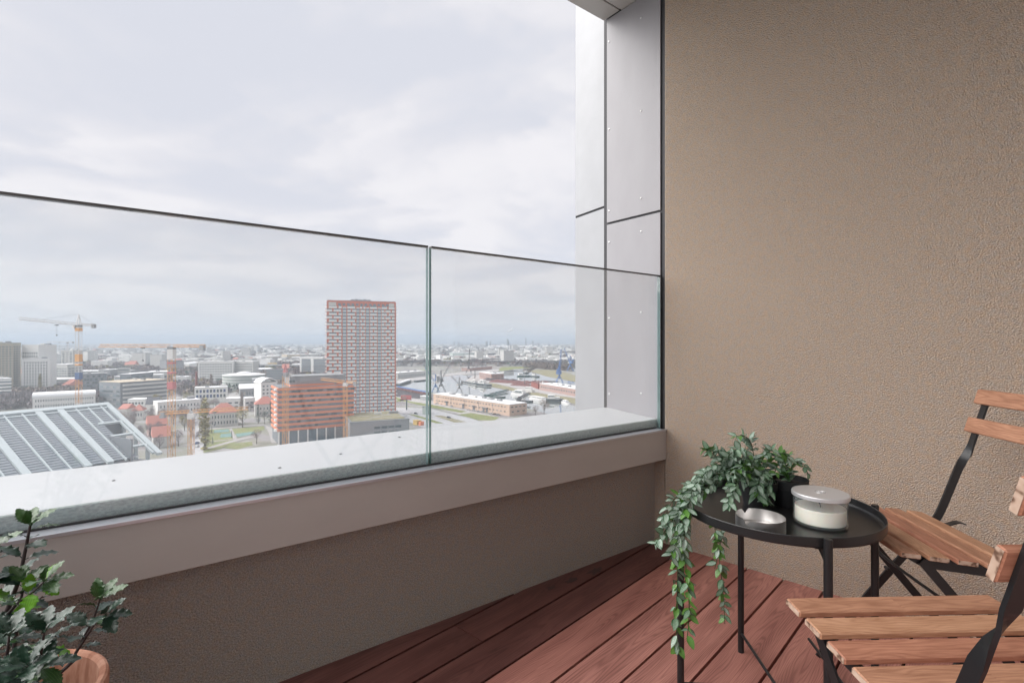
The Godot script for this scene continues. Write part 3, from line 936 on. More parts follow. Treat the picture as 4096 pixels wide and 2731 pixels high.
func make_holly() -> void:
	var dk := smat("holly_dark", Color.WHITE, 0.36)
	dk.albedo_texture = vein_tex(lin(0.012, 0.036, 0.022), lin(0.03, 0.075, 0.04), 0.1)
	dk.metallic_specular = 0.55
	var md := smat("holly_mid", Color.WHITE, 0.38)
	md.albedo_texture = vein_tex(lin(0.03, 0.085, 0.02), lin(0.09, 0.18, 0.05), 0.1)
	md.metallic_specular = 0.6
	var yg := smat("holly_young", Color.WHITE, 0.35)
	yg.albedo_texture = vein_tex(lin(0.10, 0.27, 0.015), lin(0.22, 0.42, 0.06), 0.1)
	for m in [dk, md, yg]:
		m.backlight_enabled = true
		m.backlight = Color(0.15, 0.22, 0.06)
	smat("holly_bark", lin(0.035, 0.022, 0.022), 0.7)
	var t := thing("holly_plant", "spiny glossy holly in a terracotta pot by the parapet", "potted plant", Vector3(-0.748, 0, -0.737))
	var o := t.position
	var p := tool_()
	var h := 0.390
	lathe(p, [Vector2(0.0001, 0), Vector2(0.088, 0), Vector2(0.115, h - 0.05), Vector2(0.124, h - 0.048), Vector2(0.1285, h - 0.045), Vector2(0.130, h - 0.008), Vector2(0.1285, h - 0.002), Vector2(0.125, h), Vector2(0.120, h - 0.001), Vector2(0.1165, h - 0.005), Vector2(0.110, h - 0.06)], 72)
	obj("pot", p, M.terracotta, t)
	var so := tool_()
	lathe(so, [Vector2(0.1105, h - 0.055), Vector2(0.06, h - 0.045), Vector2(0.0001, h - 0.04)], 32)
	obj("soil", so, M.soil, t)
	rng.seed = 77
	var meshes_ := []
	for k in 5:
		meshes_.append(holly_mesh(k + 1, 0.0375))
	# stems: points, radius at the foot, leaf size, share of young leaves
	var stems := [
		[[Vector3(-0.80, 0.36, -0.74), Vector3(-0.7792, 0.4585, -0.7700), Vector3(-0.7717, 0.4914, -0.7750), Vector3(-0.7640, 0.5227, -0.7800), Vector3(-0.7547, 0.5493, -0.7800), Vector3(-0.7501, 0.5906, -0.7850), Vector3(-0.7481, 0.6244, -0.7900)], 0.0048, 1.0, 0.04],
		[[Vector3(-0.77, 0.36, -0.73), Vector3(-0.7324, 0.4287, -0.7400), Vector3(-0.7210, 0.4888, -0.7400), Vector3(-0.7269, 0.5151, -0.7500), Vector3(-0.7282, 0.5488, -0.7600)], 0.0036, 1.0, 0.05],
		[[Vector3(-0.7737, 0.4887, -0.7750), Vector3(-0.7331, 0.5222, -0.7550), Vector3(-0.7093, 0.5369, -0.7450), Vector3(-0.6900, 0.5520, -0.7400), Vector3(-0.6747, 0.5645, -0.7350)], 0.0024, 0.85, 0.55],
		[[Vector3(-0.735, 0.36, -0.72), Vector3(-0.6564, 0.4305, -0.7500), Vector3(-0.6492, 0.4447, -0.7550), Vector3(-0.6405, 0.4670, -0.7600), Vector3(-0.6303, 0.4915, -0.7650), Vector3(-0.6232, 0.5204, -0.7700)], 0.0030, 0.85, 0.10],
		[[Vector3(-0.6453, 0.4512, -0.7550), Vector3(-0.6224, 0.4831, -0.7500), Vector3(-0.6049, 0.5050, -0.7450), Vector3(-0.5920, 0.5128, -0.7400)], 0.0020, 0.8, 0.0],
		[[Vector3(-0.76, 0.36, -0.70), Vector3(-0.6194, 0.4790, -0.6600), Vector3(-0.6069, 0.5092, -0.6550), Vector3(-0.5989, 0.5289, -0.6500), Vector3(-0.5978, 0.5389, -0.6500)], 0.0028, 0.85, 0.0],
		[[Vector3(-0.74, 0.36, -0.69), Vector3(-0.6214, 0.4691, -0.6400), Vector3(-0.6052, 0.4922, -0.6300), Vector3(-0.5903, 0.5147, -0.6200)], 0.0026, 0.95, 0.0],
		[[Vector3(-0.83, 0.36, -0.75), Vector3(-0.8029, 0.4449, -0.7600), Vector3(-0.7754, 0.5204, -0.7400), Vector3(-0.7659, 0.5710, -0.7400), Vector3(-0.7667, 0.6049, -0.7500)], 0.0040, 1.0, 0.1],
		[[Vector3(-0.79, 0.36, -0.68), Vector3(-0.6634, 0.4723, -0.6600), Vector3(-0.6450, 0.5122, -0.6500), Vector3(-0.6422, 0.5344, -0.6500)], 0.003, 1.0, 0.0],
	]
	var n := 0
	for s in stems:
		var pts := smooth(s[0], 5)
		var local := []
		var rad := []
		for k in pts.size():
			local.append(pts[k] - o)
			rad.append(s[1] * (1.0 - 0.65 * k / pts.size()))
		var st := tool_()
		tube(st, local, rad, 7)
		obj("stem", st, M.holly_bark, t)
		var last := local.size() - 1
		holly_tips(t, local[last], (local[last] - local[last - 1]).normalized(), meshes_, M.holly_mid if s[3] > 0.03 else M.holly_dark)
		var run := 0.0
		var next := 0.13 if s[0][0].x > -0.737 else 0.045
		var turn := rng.randf() * TAU
		for k in local.size() - 1:
			var seg: Vector3 = local[k + 1] - local[k]
			run += seg.length()
			while run > next:
				next += 0.009 * s[2] * rng.randf_range(0.8, 1.25)
				turn += 2.4
				var d := seg.normalized()
				var a := side_of(d)
				var b := d.cross(a)
				var away := a * cos(turn) + b * sin(turn)
				var tip := float(k) / local.size()
				var z := (away + d * rng.randf_range(0.25, 0.7) + Vector3.DOWN * rng.randf_range(0.0, 0.35)).normalized()
				var y := (Vector3.UP * 0.9 + Vector3(rng.randf_range(-0.3, 0.3), 0, rng.randf_range(-0.3, 0.5)))
				y = (y - z * y.dot(z)).normalized()
				var sz: float = s[2] * rng.randf_range(0.8, 1.15) * (1.0 - 0.3 * maxf(0.0, tip - 0.8) * 5.0)
				var young: float = s[3] + (0.35 if tip > 0.9 and s[3] > 0.04 else 0.0)
				var m: StandardMaterial3D = M.holly_young if rng.randf() < young else (M.holly_mid if rng.randf() < 0.12 else M.holly_dark)
				put("leaf", meshes_[n % 5], m, t, Transform3D(Basis(y.cross(z) * sz, y * sz, z * sz), local[k] + seg * rng.randf() + z * 0.006))
				n += 1

func holly_tips(t: Node3D, tip: Vector3, d: Vector3, shapes: Array, m: Material) -> void:
	for k in 5:
		var a := side_of(d)
		var b := d.cross(a)
		var z := ((a * cos(k * 1.3) + b * sin(k * 1.3)) * 0.75 + d * (0.6 + 0.15 * k)).normalized()
		var y := (Vector3.UP + Vector3(0, 0, 0.4) - z * (Vector3.UP + Vector3(0, 0, 0.4)).dot(z)).normalized()
		var s := 0.95 - 0.06 * k
		put("leaf", shapes[k % 5], m, t, Transform3D(Basis(y.cross(z) * s, y * s, z * s), tip + z * 0.004))

func build_furniture() -> void:
	furniture_materials()
	make_table()
	make_chair("near folding chair with wooden slats, its back to the viewer", Vector3(0.679, 0, -0.9206), deg_to_rad(2.0), 0)
	make_chair("far folding chair with wooden slats against the plastered wall", Vector3(0.877, 0, -1.299), deg_to_rad(82.0), 1)
	make_candle()
	make_ashtray()
	make_vines()
	make_holly()

# ---------------------------------------------------------------- the city below: tools
func city_materials() -> void:
	smat("white_render", lin(0.76, 0.76, 0.74), 0.85)
	smat("pale_render", lin(0.55, 0.55, 0.53), 0.85)
	smat("grey_render", lin(0.31, 0.32, 0.33), 0.85)
	smat("dark_cladding", lin(0.18, 0.20, 0.22), 0.6)
	smat("bronze_cladding", lin(0.36, 0.32, 0.24), 0.55, 0.2)
	smat("cream_render", lin(0.50, 0.43, 0.33), 0.85)
	smat("pink_render", lin(0.58, 0.43, 0.34), 0.85)
	smat("old_pink_render", lin(0.40, 0.28, 0.25), 0.85)
	smat("pale_green_cladding", lin(0.40, 0.46, 0.43), 0.6)
	smat("blue_cladding", lin(0.06, 0.12, 0.27), 0.5)
	smat("light_roof", lin(0.76, 0.77, 0.78), 0.7)
	smat("grey_roof", lin(0.26, 0.27, 0.28), 0.8)
	smat("dark_roof", lin(0.10, 0.105, 0.12), 0.8)
	smat("red_roof", lin(0.46, 0.19, 0.15), 0.8)
	smat("brick_red", lin(0.25, 0.075, 0.06), 0.85)
	smat("orange_band", lin(0.72, 0.25, 0.13), 0.6)
	smat("tower_red", lin(0.55, 0.17, 0.115), 0.7)
	var wn := smat("window_dark", lin(0.085, 0.12, 0.135), 0.25)
	wn.metallic_specular = 0.6
	smat("window_mid", lin(0.18, 0.23, 0.26), 0.25)
	smat("tower_glass", lin(0.26, 0.32, 0.36), 0.25)
	smat("window_blind", lin(0.24, 0.25, 0.25), 0.6)
	smat("window_blue", lin(0.03, 0.08, 0.22), 0.3)
	smat("concrete", lin(0.34, 0.35, 0.36), 0.85)
	smat("asphalt", lin(0.155, 0.16, 0.17), 0.75)
	smat("paving", lin(0.36, 0.35, 0.34), 0.9)
	smat("line_paint", lin(0.7, 0.7, 0.7), 0.8)
	smat("tennis_court", lin(0.15, 0.27, 0.25), 0.9)
	smat("coal", lin(0.06, 0.055, 0.062), 0.95)
	smat("red_heap", lin(0.16, 0.07, 0.065), 0.95)
	smat("crane_orange", lin(0.70, 0.36, 0.13), 0.6)
	smat("crane_white", lin(0.68, 0.66, 0.64), 0.6)
	smat("crane_grey", lin(0.20, 0.215, 0.225), 0.7)
	smat("crane_blue", lin(0.09, 0.19, 0.42), 0.6)
	smat("crane_red", lin(0.55, 0.16, 0.16), 0.6)
	smat("iron_dark", lin(0.075, 0.085, 0.095), 0.8)
	smat("yellow_paint", lin(0.55, 0.38, 0.13), 0.6)
	smat("hull_dark", lin(0.05, 0.075, 0.085), 0.6)
	smat("hull_green", lin(0.04, 0.10, 0.10), 0.6)
	smat("hull_white", lin(0.70, 0.70, 0.70), 0.5)
	smat("car_white", lin(0.70, 0.71, 0.72), 0.3)
	smat("car_dark", lin(0.035, 0.04, 0.045), 0.3)
	smat("car_red", lin(0.30, 0.03, 0.03), 0.3)
	smat("car_blue", lin(0.03, 0.09, 0.28), 0.3)
	smat("car_silver", lin(0.35, 0.36, 0.37), 0.3)
	smat("rubber", lin(0.02, 0.02, 0.02), 0.9)
	smat("trunk_bark", lin(0.075, 0.06, 0.055), 0.95)
	smat("twig_grey", lin(0.22, 0.19, 0.20), 0.95)
	smat("twig_brown", lin(0.25, 0.205, 0.18), 0.95)
	smat("leaf_yellow", lin(0.27, 0.24, 0.08), 0.9)
	smat("leaf_dark", lin(0.07, 0.115, 0.09), 0.9)
	var w := smat("harbour_water", lin(0.15, 0.18, 0.165), 0.05)
	w.metallic_specular = 0.7
	w.clearcoat_enabled = true
	w.clearcoat = 1.0
	w.clearcoat_roughness = 0.03
	w.roughness_texture = ramp_tex(33, 0.02, 4, 256, [Color(0.3, 0.3, 0.3), Color(1, 1, 1)], [0.3, 0.7])
	w.uv1_scale = Vector3(0.008, 0.008, 1)
	M.harbour_water = w
	for d in [["ground_city", 900.0, [lin(0.20, 0.185, 0.19), lin(0.28, 0.275, 0.275), lin(0.21, 0.215, 0.17), lin(0.36, 0.355, 0.355)], 0.03], ["lawn", 60.0, [lin(0.15, 0.20, 0.06), lin(0.22, 0.25, 0.09), lin(0.24, 0.23, 0.12)], 0.03], ["dry_grass", 60.0, [lin(0.19, 0.19, 0.10), lin(0.25, 0.23, 0.13), lin(0.30, 0.27, 0.18)], 0.03], ["quay", 80.0, [lin(0.38, 0.365, 0.36), lin(0.46, 0.445, 0.44), lin(0.32, 0.31, 0.31)], 0.02], ["road", 50.0, [lin(0.40, 0.405, 0.42), lin(0.48, 0.485, 0.50), lin(0.44, 0.44, 0.45)], 0.02]]:
		var m := smat(d[0], Color.WHITE, 0.9)
		var ats := []
		for k in d[2].size():
			ats.append(0.25 + 0.5 * k / (d[2].size() - 1.0))
		m.albedo_texture = ramp_tex(int(d[1]), d[3], 5, 512, d[2], ats)
		m.uv1_scale = Vector3(1.0 / d[1], 1.0 / d[1], 1)

# flat sheet on the ground through the given points; uv in metres
func sheet(called: String, pts: Array, level: float, m: Material, kind := "structure") -> MeshInstance3D:
	var poly := PackedVector2Array()
	for p in pts:
		poly.append(Vector2(p.x, p.z))
	var idx := Geometry2D.triangulate_polygon(poly)
	var st := tool_()
	for k in range(0, idx.size(), 3):
		var q := []
		var uv := []
		for e in 3:
			var v := poly[idx[k + e]]
			q.append(Vector3(v.x, GY + level, v.y))
			uv.append(v)
		tri(st, q, [Vector3.UP, Vector3.UP, Vector3.UP], uv)
	var o := obj(called, st, m)
	o.set_meta("kind", kind)
	return o

func turn_of(a: Vector3, b: Vector3) -> float:
	return atan2(-(b.z - a.z), b.x - a.x)

# a building by the two foot corners of its near face, left then right; local x along it, z out of it
func house(called: String, label: String, a: Vector3, b: Vector3, h: float, depth: float, wall: Material, roof: Material, o := {}) -> Node3D:
	var mid := (a + b) / 2
	var w := Vector2(b.x - a.x, b.z - a.z).length()
	var t := thing(called, label, o.get("category", "building"), mid, turn_of(a, b), o.get("group", ""))
	bx("wall", t, Vector3(0, h / 2, -depth / 2), Vector3(w, h, depth), wall)
	var top := 0.0
	match o.get("roof", "flat"):
		"flat":
			bx("roof", t, Vector3(0, h + 0.25, -depth / 2), Vector3(w + 0.5, 0.5, depth + 0.5), roof)
		"hip", "gable":
			var e := 0.6
			var rise: float = o.get("rise", depth * 0.35)
			var inset := depth / 2 if o.get("roof") == "hip" else 0.0
			var st := tool_()
			var p := [Vector3(-w / 2 - e, h, e), Vector3(w / 2 + e, h, e), Vector3(w / 2 + e, h, -depth - e), Vector3(-w / 2 - e, h, -depth - e)]
			var r0 := Vector3(-w / 2 + inset - (e if inset == 0.0 else 0.0), h + rise, -depth / 2)
			var r1 := Vector3(w / 2 - inset + (e if inset == 0.0 else 0.0), h + rise, -depth / 2)
			if inset > w / 2:
				r0.x = -0.01
				r1.x = 0.01
			var nf := Vector3(0, depth / 2, rise).normalized()
			var nb := Vector3(0, depth / 2, -rise).normalized()
			quad(st, p[0], p[1], r1, r0, nf)
			quad(st, p[2], p[3], r0, r1, nb)
			var uvt := [Vector2.ZERO, Vector2.RIGHT, Vector2.DOWN]
			for s in [[p[1], p[2], r1, Vector3(1, 0.5, 0)], [p[3], p[0], r0, Vector3(-1, 0.5, 0)]]:
				var n: Vector3 = s[3].normalized()
				tri(st, [s[0], s[1], s[2]], [n, n, n], uvt)
			quad(st, p[0], p[1], p[2], p[3], Vector3.DOWN)
			obj("roof", st, roof, t)
		"arch":
			var poly := PackedVector2Array()
			var rise: float = o.get("rise", 3.0)
			for k in 9:
				var u := k / 8.0
				poly.append(Vector2(lerpf(-w / 2 - 0.5, w / 2 + 0.5, u), h + rise * sin(PI * (0.08 + 0.84 * u)) - rise * 0.2))
			for k in 9:
				var u := 1.0 - k / 8.0
				poly.append(Vector2(lerpf(-w / 2 - 0.5, w / 2 + 0.5, u), h + rise * sin(PI * (0.08 + 0.84 * u)) - rise * 0.2 - 0.9))
			var st := tool_()
			prism(st, poly, -depth - 0.5, 0.5)
			obj("roof", st, roof, t)
		"barrel":
			# rounded shoulder along the near and far edges
			var poly := PackedVector2Array()
			for k in 7:
				poly.append(Vector2(0.4 - 3.6 * (1.0 - cos(k * PI / 12)), h + 3.6 * sin(k * PI / 12)))
			for k in 7:
				poly.append(Vector2(-depth - 0.4 + 3.6 * (1.0 - cos((6 - k) * PI / 12)), h + 3.6 * sin((6 - k) * PI / 12)))
			var st := tool_()
			prism(st, poly, -w / 2 - 0.4, w / 2 + 0.4, Transform3D(Basis(Vector3(0, 0, 1), Vector3.UP, Vector3(-1, 0, 0)), Vector3.ZERO))
			obj("roof", st, roof, t)
	if o.get("roof", "flat") == "flat" and w > 18.0 and not o.has("group"):
		for k in 2 + int(w > 40.0) * 2:
			var q := fmod(absf(mid.x) * 7.3 + k * 0.37, 1.0)
			bx("roof_plant", t, Vector3(w * (q - 0.5) * 0.8, h + 1.2, -depth * (0.3 + 0.4 * fmod(q * 3.0, 1.0))), Vector3(2.5 + 4.0 * q, 1.5 + q, 2.5), M.grey_roof if k % 2 else M.pale_render)
	if o.has("rows"):
		panes(t, Vector3(0, 0, 0), Vector3.RIGHT, w, h, o)
	if o.has("side_cols"):
		var so: Dictionary = o.duplicate()
		so.cols = o.side_cols
		var s: float = o.get("side", 1.0)
		panes(t, Vector3(s * w / 2, 0, -depth / 2), Vector3(0, 0, -s), depth, h, so)
	return t

# rows and columns of windows on a face whose middle foot is at c
func panes(t: Node3D, c: Vector3, u: Vector3, w: float, h: float, o: Dictionary) -> void:
	var rows: int = o.rows
	var cols: int = o.cols
	var y0: float = o.get("y0", 1.0)
	var y1: float = o.get("y1", h - 1.0)
	var m: float = o.get("margin", 0.03) * w
	var cw := (w - 2 * m) / cols
	var ch := (y1 - y0) / rows
	var mesh := bmesh_box(Vector3(cw * o.get("wf", 0.6), ch * o.get("hf", 0.5), 0.24))
	var mats: Array = o.get("win", [M.window_dark, M.window_dark, M.window_mid])
	var turn := atan2(-u.z, u.x)
	for r in rows:
		for k in cols:
			var x := -w / 2 + m + (k + 0.5) * cw
			put("window", mesh, mats[rng.randi() % mats.size()], t, xf_at(c + u * x + Vector3.UP * (y0 + (r + 0.5) * ch), turn))

# horizontal bands in front of a glazed face
func bands(t: Node3D, w: float, z: float, n: int, y0: float, pitch: float, bh: float, called: String, m: Material) -> void:
	for k in n:
		bx(called, t, Vector3(0, y0 + k * pitch, z), Vector3(w, bh, 0.5), m)

func rod(st: SurfaceTool, a: Vector3, b: Vector3, r: float) -> void:
	tube(st, [a, b], r, 4, false)

# square lattice between two points
func lattice(st: SurfaceTool, a: Vector3, b: Vector3, w: float, r: float, three := false) -> void:
	var d := (b - a).normalized()
	var s := side_of(d)
	var u := s.cross(d).normalized()
	var offs := [s * w / 2 + u * w / 2, s * w / 2 - u * w / 2, -s * w / 2 - u * w / 2, -s * w / 2 + u * w / 2]
	if three:
		offs = [s * w / 2 - u * w / 3, -s * w / 2 - u * w / 3, u * w * 0.6]
	var l := (b - a).length()
	var n := maxi(2, int(l / (w * 1.15)))
	for k in offs.size():
		rod(st, a + offs[k], b + offs[k], r)
		var o2: Vector3 = offs[(k + 1) % offs.size()]
		for j in n:
			var p := a + d * l * j / n
			var q := a + d * l * (j + 1) / n
			if j % 2 == 0:
				rod(st, p + offs[k], q + o2, r * 0.6)
			else:
				rod(st, p + o2, q + offs[k], r * 0.6)

# tower crane: foot, jib height, jib direction, lengths; colours of mast, head and jib
func tower_crane(label: String, foot: Vector3, h: float, dir: Vector3, jib: float, cj: float, apex: float, tip_rise: float, mm: Material, jm: Material, collars: Array, w := 2.2) -> Node3D:
	var t := thing("tower_crane", label, "tower crane", foot, 0, "tower cranes on the building sites")
	var d := dir.normalized()
	# the mast changes colour along its height: long collars are sections of lattice
	var cuts := []
	for c in collars:
		if c[1] > 6.0:
			cuts.append([c[0] - c[1] / 2, c[0] + c[1] / 2, c[2]])
	var y := 0.0
	cuts.sort_custom(func(p, q): return p[0] < q[0])
	cuts.append([h - 1.5, h - 1.5, mm])
	for c in cuts:
		if c[0] - y > 0.5:
			var st := tool_()
			lattice(st, Vector3.UP * y, Vector3.UP * c[0], w, 0.14)
			obj("mast", st, mm, t)
		if c[1] > c[0]:
			var st := tool_()
			lattice(st, Vector3.UP * c[0], Vector3.UP * c[1], w, 0.15)
			obj("mast", st, c[2], t)
		y = c[1]
	for c in collars:
		if c[1] > 6.0:
			continue
		bx("collar", t, Vector3.UP * c[0], Vector3(w + 0.5, c[1], w + 0.5), c[2])
	bx("slewing_ring", t, Vector3.UP * (h - 1.0), Vector3(w + 0.4, 1.4, w + 0.4), M.crane_grey)
	bx("cab", t, Vector3.UP * (h - 1.6) + d.cross(Vector3.UP) * (w * 0.9) + d * 1.0, Vector3(1.6, 2.0, 1.6), M.crane_white)
	var j := tool_()
	lattice(j, Vector3.UP * h + d * 0.5, Vector3.UP * (h + tip_rise) + d * jib, 1.5, 0.13, true)
	obj("jib", j, jm, t)
	var c2 := tool_()
	lattice(c2, Vector3.UP * h - d * 0.5, Vector3.UP * h - d * cj, 1.3, 0.16, true)
	obj("counter_jib", c2, jm, t)
	bx("counterweight", t, Vector3.UP * (h - 0.8) - d * (cj - 1.5), Vector3(2.0, 2.8, 2.0), M.concrete)
	var tr := tool_()
	rod(tr, Vector3.UP * (h - 1.2) + d * jib * 0.4, Vector3.UP * (h - 7.0) + d * jib * 0.4, 0.07)
	box(tr, xf_at(Vector3.UP * (h - 0.9) + d * jib * 0.4), Vector3(1.4, 0.7, 1.4))
	box(tr, xf_at(Vector3.UP * (h - 7.3) + d * jib * 0.4), Vector3(0.6, 0.9, 0.6))
	var tro := obj("trolley_and_hook", tr, M.crane_grey, t)
	if apex > 0.0:
		var ap := tool_()
		for k in 4:
			var q := Vector3(cos(PI / 4 + k * PI / 2), 0, sin(PI / 4 + k * PI / 2)) * w * 0.6
			rod(ap, Vector3.UP * h + q, Vector3.UP * (h + apex), 0.2)
		obj("apex", ap, jm, t)
		var ti := tool_()
		rod(ti, Vector3.UP * (h + apex), Vector3.UP * (h + 0.9 + tip_rise * 0.65) + d * jib * 0.65, 0.06)
		rod(ti, Vector3.UP * (h + apex), Vector3.UP * (h + 0.8) - d * cj * 0.9, 0.06)
		obj("tie_bar", ti, M.crane_grey, t)
	return t

# portal crane on a quay: four splayed legs, column, machine house and a luffing jib
func portal_crane(label: String, foot: Vector3, h: float, dir: Vector3, reach: float, rise: float, m: Material, body: Material) -> Node3D:
	var t := thing("harbour_crane", label, "harbour crane", foot, 0, "portal cranes along the harbour")
	var d := dir.normalized()
	var lg := h * 0.30
	for k in 4:
		var a := PI / 4 + k * PI / 2
		var st := tool_()
		tube(st, [Vector3(cos(a), 0, sin(a)) * h * 0.22, Vector3(cos(a), 0, sin(a)) * h * 0.05 + Vector3.UP * lg], h * 0.011, 6)
		obj("leg", st, m, t)
	var col := tool_()
	tube(col, [Vector3.UP * lg * 0.75, Vector3.UP * h * 0.8], [h * 0.035, h * 0.018], 8)
	obj("column", col, m, t)
	bx("machine_house", t, Vector3.UP * h * 0.45 - d * h * 0.07, Vector3(h * 0.16, h * 0.12, h * 0.16), body, atan2(d.x, d.z))
	bx("cab", t, Vector3.UP * h * 0.42 + d * h * 0.1, Vector3(h * 0.07, h * 0.08, h * 0.07), M.crane_white)
	var jb := tool_()
	lattice(jb, Vector3.UP * h * 0.5 + d * h * 0.06, Vector3.UP * (h * 0.5 + rise) + d * reach, h * 0.05, h * 0.006, true)
	obj("jib", jb, m, t)
	var bk := tool_()
	rod(bk, Vector3.UP * h * 0.8, Vector3.UP * (h * 0.5 + rise * 0.55) + d * reach * 0.55, h * 0.007)
	rod(bk, Vector3.UP * h * 0.8, Vector3.UP * h * 0.55 - d * h * 0.16, h * 0.012)
	box(bk, xf_at(Vector3.UP * h * 0.56 - d * h * 0.17), Vector3(h * 0.1, h * 0.07, h * 0.1))
	obj("counterweight_arm", bk, m, t)
	return t

# boat between stern and bow at water level
func boat(called: String, label: String, a: Vector3, b: Vector3, w: float, h: float, hull: Material, o := {}) -> Node3D:
	var l := Vector2(b.x - a.x, b.z - a.z).length()
	var t := thing(called, label, o.get("category", "boat"), (a + b) / 2, turn_of(a, b), o.get("group", "vessels in the harbour"))
	var poly := PackedVector2Array([Vector2(-l / 2, -w * 0.42), Vector2(l * 0.3, -w / 2), Vector2(l * 0.42, -w * 0.32), Vector2(l / 2, 0), Vector2(l * 0.42, w * 0.32), Vector2(l * 0.3, w / 2), Vector2(-l / 2, w * 0.42)])
	var st := tool_()
	prism(st, poly, -h, 0.3, Transform3D(Basis(Vector3.RIGHT, PI / 2), Vector3.ZERO))
	obj("hull", st, hull, t)
	var dk := tool_()
	var sm := PackedVector2Array()
	for v in poly:
		sm.append(v * Vector2(0.97, 0.86))
	prism(dk, sm, -h - 0.05, -h + 0.2, Transform3D(Basis(Vector3.RIGHT, PI / 2), Vector3.ZERO))
	obj("deck", dk, o.get("deck", M.grey_render), t)
	for c in o.get("cabins", []):
		# along share, length share, height, material
		bx("cabin", t, Vector3(l * c[0], h + c[2] / 2, 0), Vector3(l * c[1], c[2], w * 0.68), c[3])
		bx("cabin_window", t, Vector3(l * c[0], h + c[2] * 0.6, 0), Vector3(l * c[1] * 0.9, c[2] * 0.25, w * 0.69), M.window_dark)
	if o.has("mast"):
		var ms := tool_()
		rod(ms, Vector3(l * 0.1, h, 0), Vector3(l * 0.1, h + o.mast, 0), 0.2)
		obj("mast", ms, M.crane_white, t)
	return t

func car_shape() -> Array:
	if not meshes.has("car_body"):
		var st := tool_()
		prism(st, PackedVector2Array([Vector2(-2.1, 0.35), Vector2(2.1, 0.35), Vector2(2.15, 0.75), Vector2(1.2, 0.95), Vector2(-1.9, 0.98), Vector2(-2.15, 0.8)]), -0.85, 0.85)
		prism(st, PackedVector2Array([Vector2(-1.3, 1.38), Vector2(0.25, 1.38), Vector2(0.15, 1.45), Vector2(-1.2, 1.45)]), -0.68, 0.68)
		meshes["car_body"] = st.commit()
		var g := tool_()
		prism(g, PackedVector2Array([Vector2(-1.75, 0.96), Vector2(1.05, 0.93), Vector2(0.27, 1.39), Vector2(-1.32, 1.39)]), -0.72, 0.72)
		meshes["car_glass"] = g.commit()
		var wl := tool_()
		tube(wl, [Vector3(0, 0, -0.1), Vector3(0, 0, 0.1)], 0.33, 10)
		meshes["car_wheel"] = wl.commit()
	return [meshes["car_body"], meshes["car_glass"], meshes["car_wheel"]]

func car(label: String, at: Vector3, turn: float, m: Material, group: String) -> Node3D:
	var s := car_shape()
	var t := thing("parked_car" if group.begins_with("cars parked") else "moving_car", label, "car", at, turn, group)
	put("body", s[0], m, t)
	put("windows", s[1], M.window_dark, t)
	for x in [-1.35, 1.3]:
		for z in [-0.8, 0.8]:
			put("wheel", s[2], M.rubber, t, xf_at(Vector3(x, 0.33, z)))
	return t

# crowns: small faces through the volume; kinds differ in outline and face
func crown_mesh(kind: String, seed_: int) -> ArrayMesh:
	var r := RandomNumberGenerator.new()
	r.seed = seed_
	var st := tool_()
	var lumps := []
	for k in (9 if kind != "poplar" else 8):
		match kind:
			"poplar":
				var y := 0.14 + 0.82 * k / 7.0
				lumps.append([Vector3(r.randf_range(-0.02, 0.02), y, r.randf_range(-0.02, 0.02)), 0.105 * pow(sin(PI * clampf(y * 0.9 + 0.08, 0, 1)), 0.6), 0.14])
			"conifer":
				var y := 0.1 + 0.85 * k / 8.0
				lumps.append([Vector3(0, y, 0), 0.20 * (1.06 - y), 0.08])
			_:
				var a := r.randf() * TAU
				var q := r.randf_range(0.05, 0.24)
				lumps.append([Vector3(cos(a) * q, r.randf_range(0.42, 0.80), sin(a) * q), r.randf_range(0.12, 0.2), r.randf_range(0.12, 0.18)])
	var bare := kind == "bare"
	for k in (420 if not bare else 520):
		var l: Array = lumps[r.randi() % lumps.size()]
		var v := Vector3(r.randf_range(-1, 1), r.randf_range(-1, 1), r.randf_range(-1, 1))
		v = v.normalized() * pow(r.randf(), 0.4)
		var p: Vector3 = l[0] + Vector3(v.x * l[1], v.y * l[2], v.z * l[1])
		var d := (v + Vector3(0, 0.8 if bare else 0.2, 0) + Vector3(r.randf_range(-1, 1), r.randf_range(-1, 1), r.randf_range(-1, 1)) * 0.5).normalized()
		var s := side_of(d)
		var fat := 1.5 if kind == "poplar" else 1.0
		var len := r.randf_range(0.05, 0.10) if bare else r.randf_range(0.028, 0.05) * fat
		var wid := r.randf_range(0.006, 0.012) if bare else r.randf_range(0.018, 0.032) * fat
		var n := d.cross(s)
		quad(st, p, p + d * len * 0.5 + s * wid, p + d * len, p + d * len * 0.5 - s * wid, n)
	return st.commit()

func limb_mesh(kind: String, seed_: int) -> ArrayMesh:
	var r := RandomNumberGenerator.new()
	r.seed = seed_
	var st := tool_()
	tube(st, [Vector3(0, -0.02, 0), Vector3(0.01, 0.3, 0), Vector3(0, 0.75, 0.01)], [0.022, 0.015, 0.004], 6, false)
	if kind == "bare" or kind == "round":
		for k in 9:
			var a := r.randf() * TAU
			var y := r.randf_range(0.2, 0.5)
			var e := Vector3(cos(a) * r.randf_range(0.15, 0.3), y + r.randf_range(0.2, 0.42), sin(a) * r.randf_range(0.15, 0.3))
			tube(st, [Vector3(0, y, 0), Vector3(e.x * 0.5, lerpf(y, e.y, 0.45), e.z * 0.5), e], [0.009, 0.006, 0.002], 4, false)
	return st.commit()

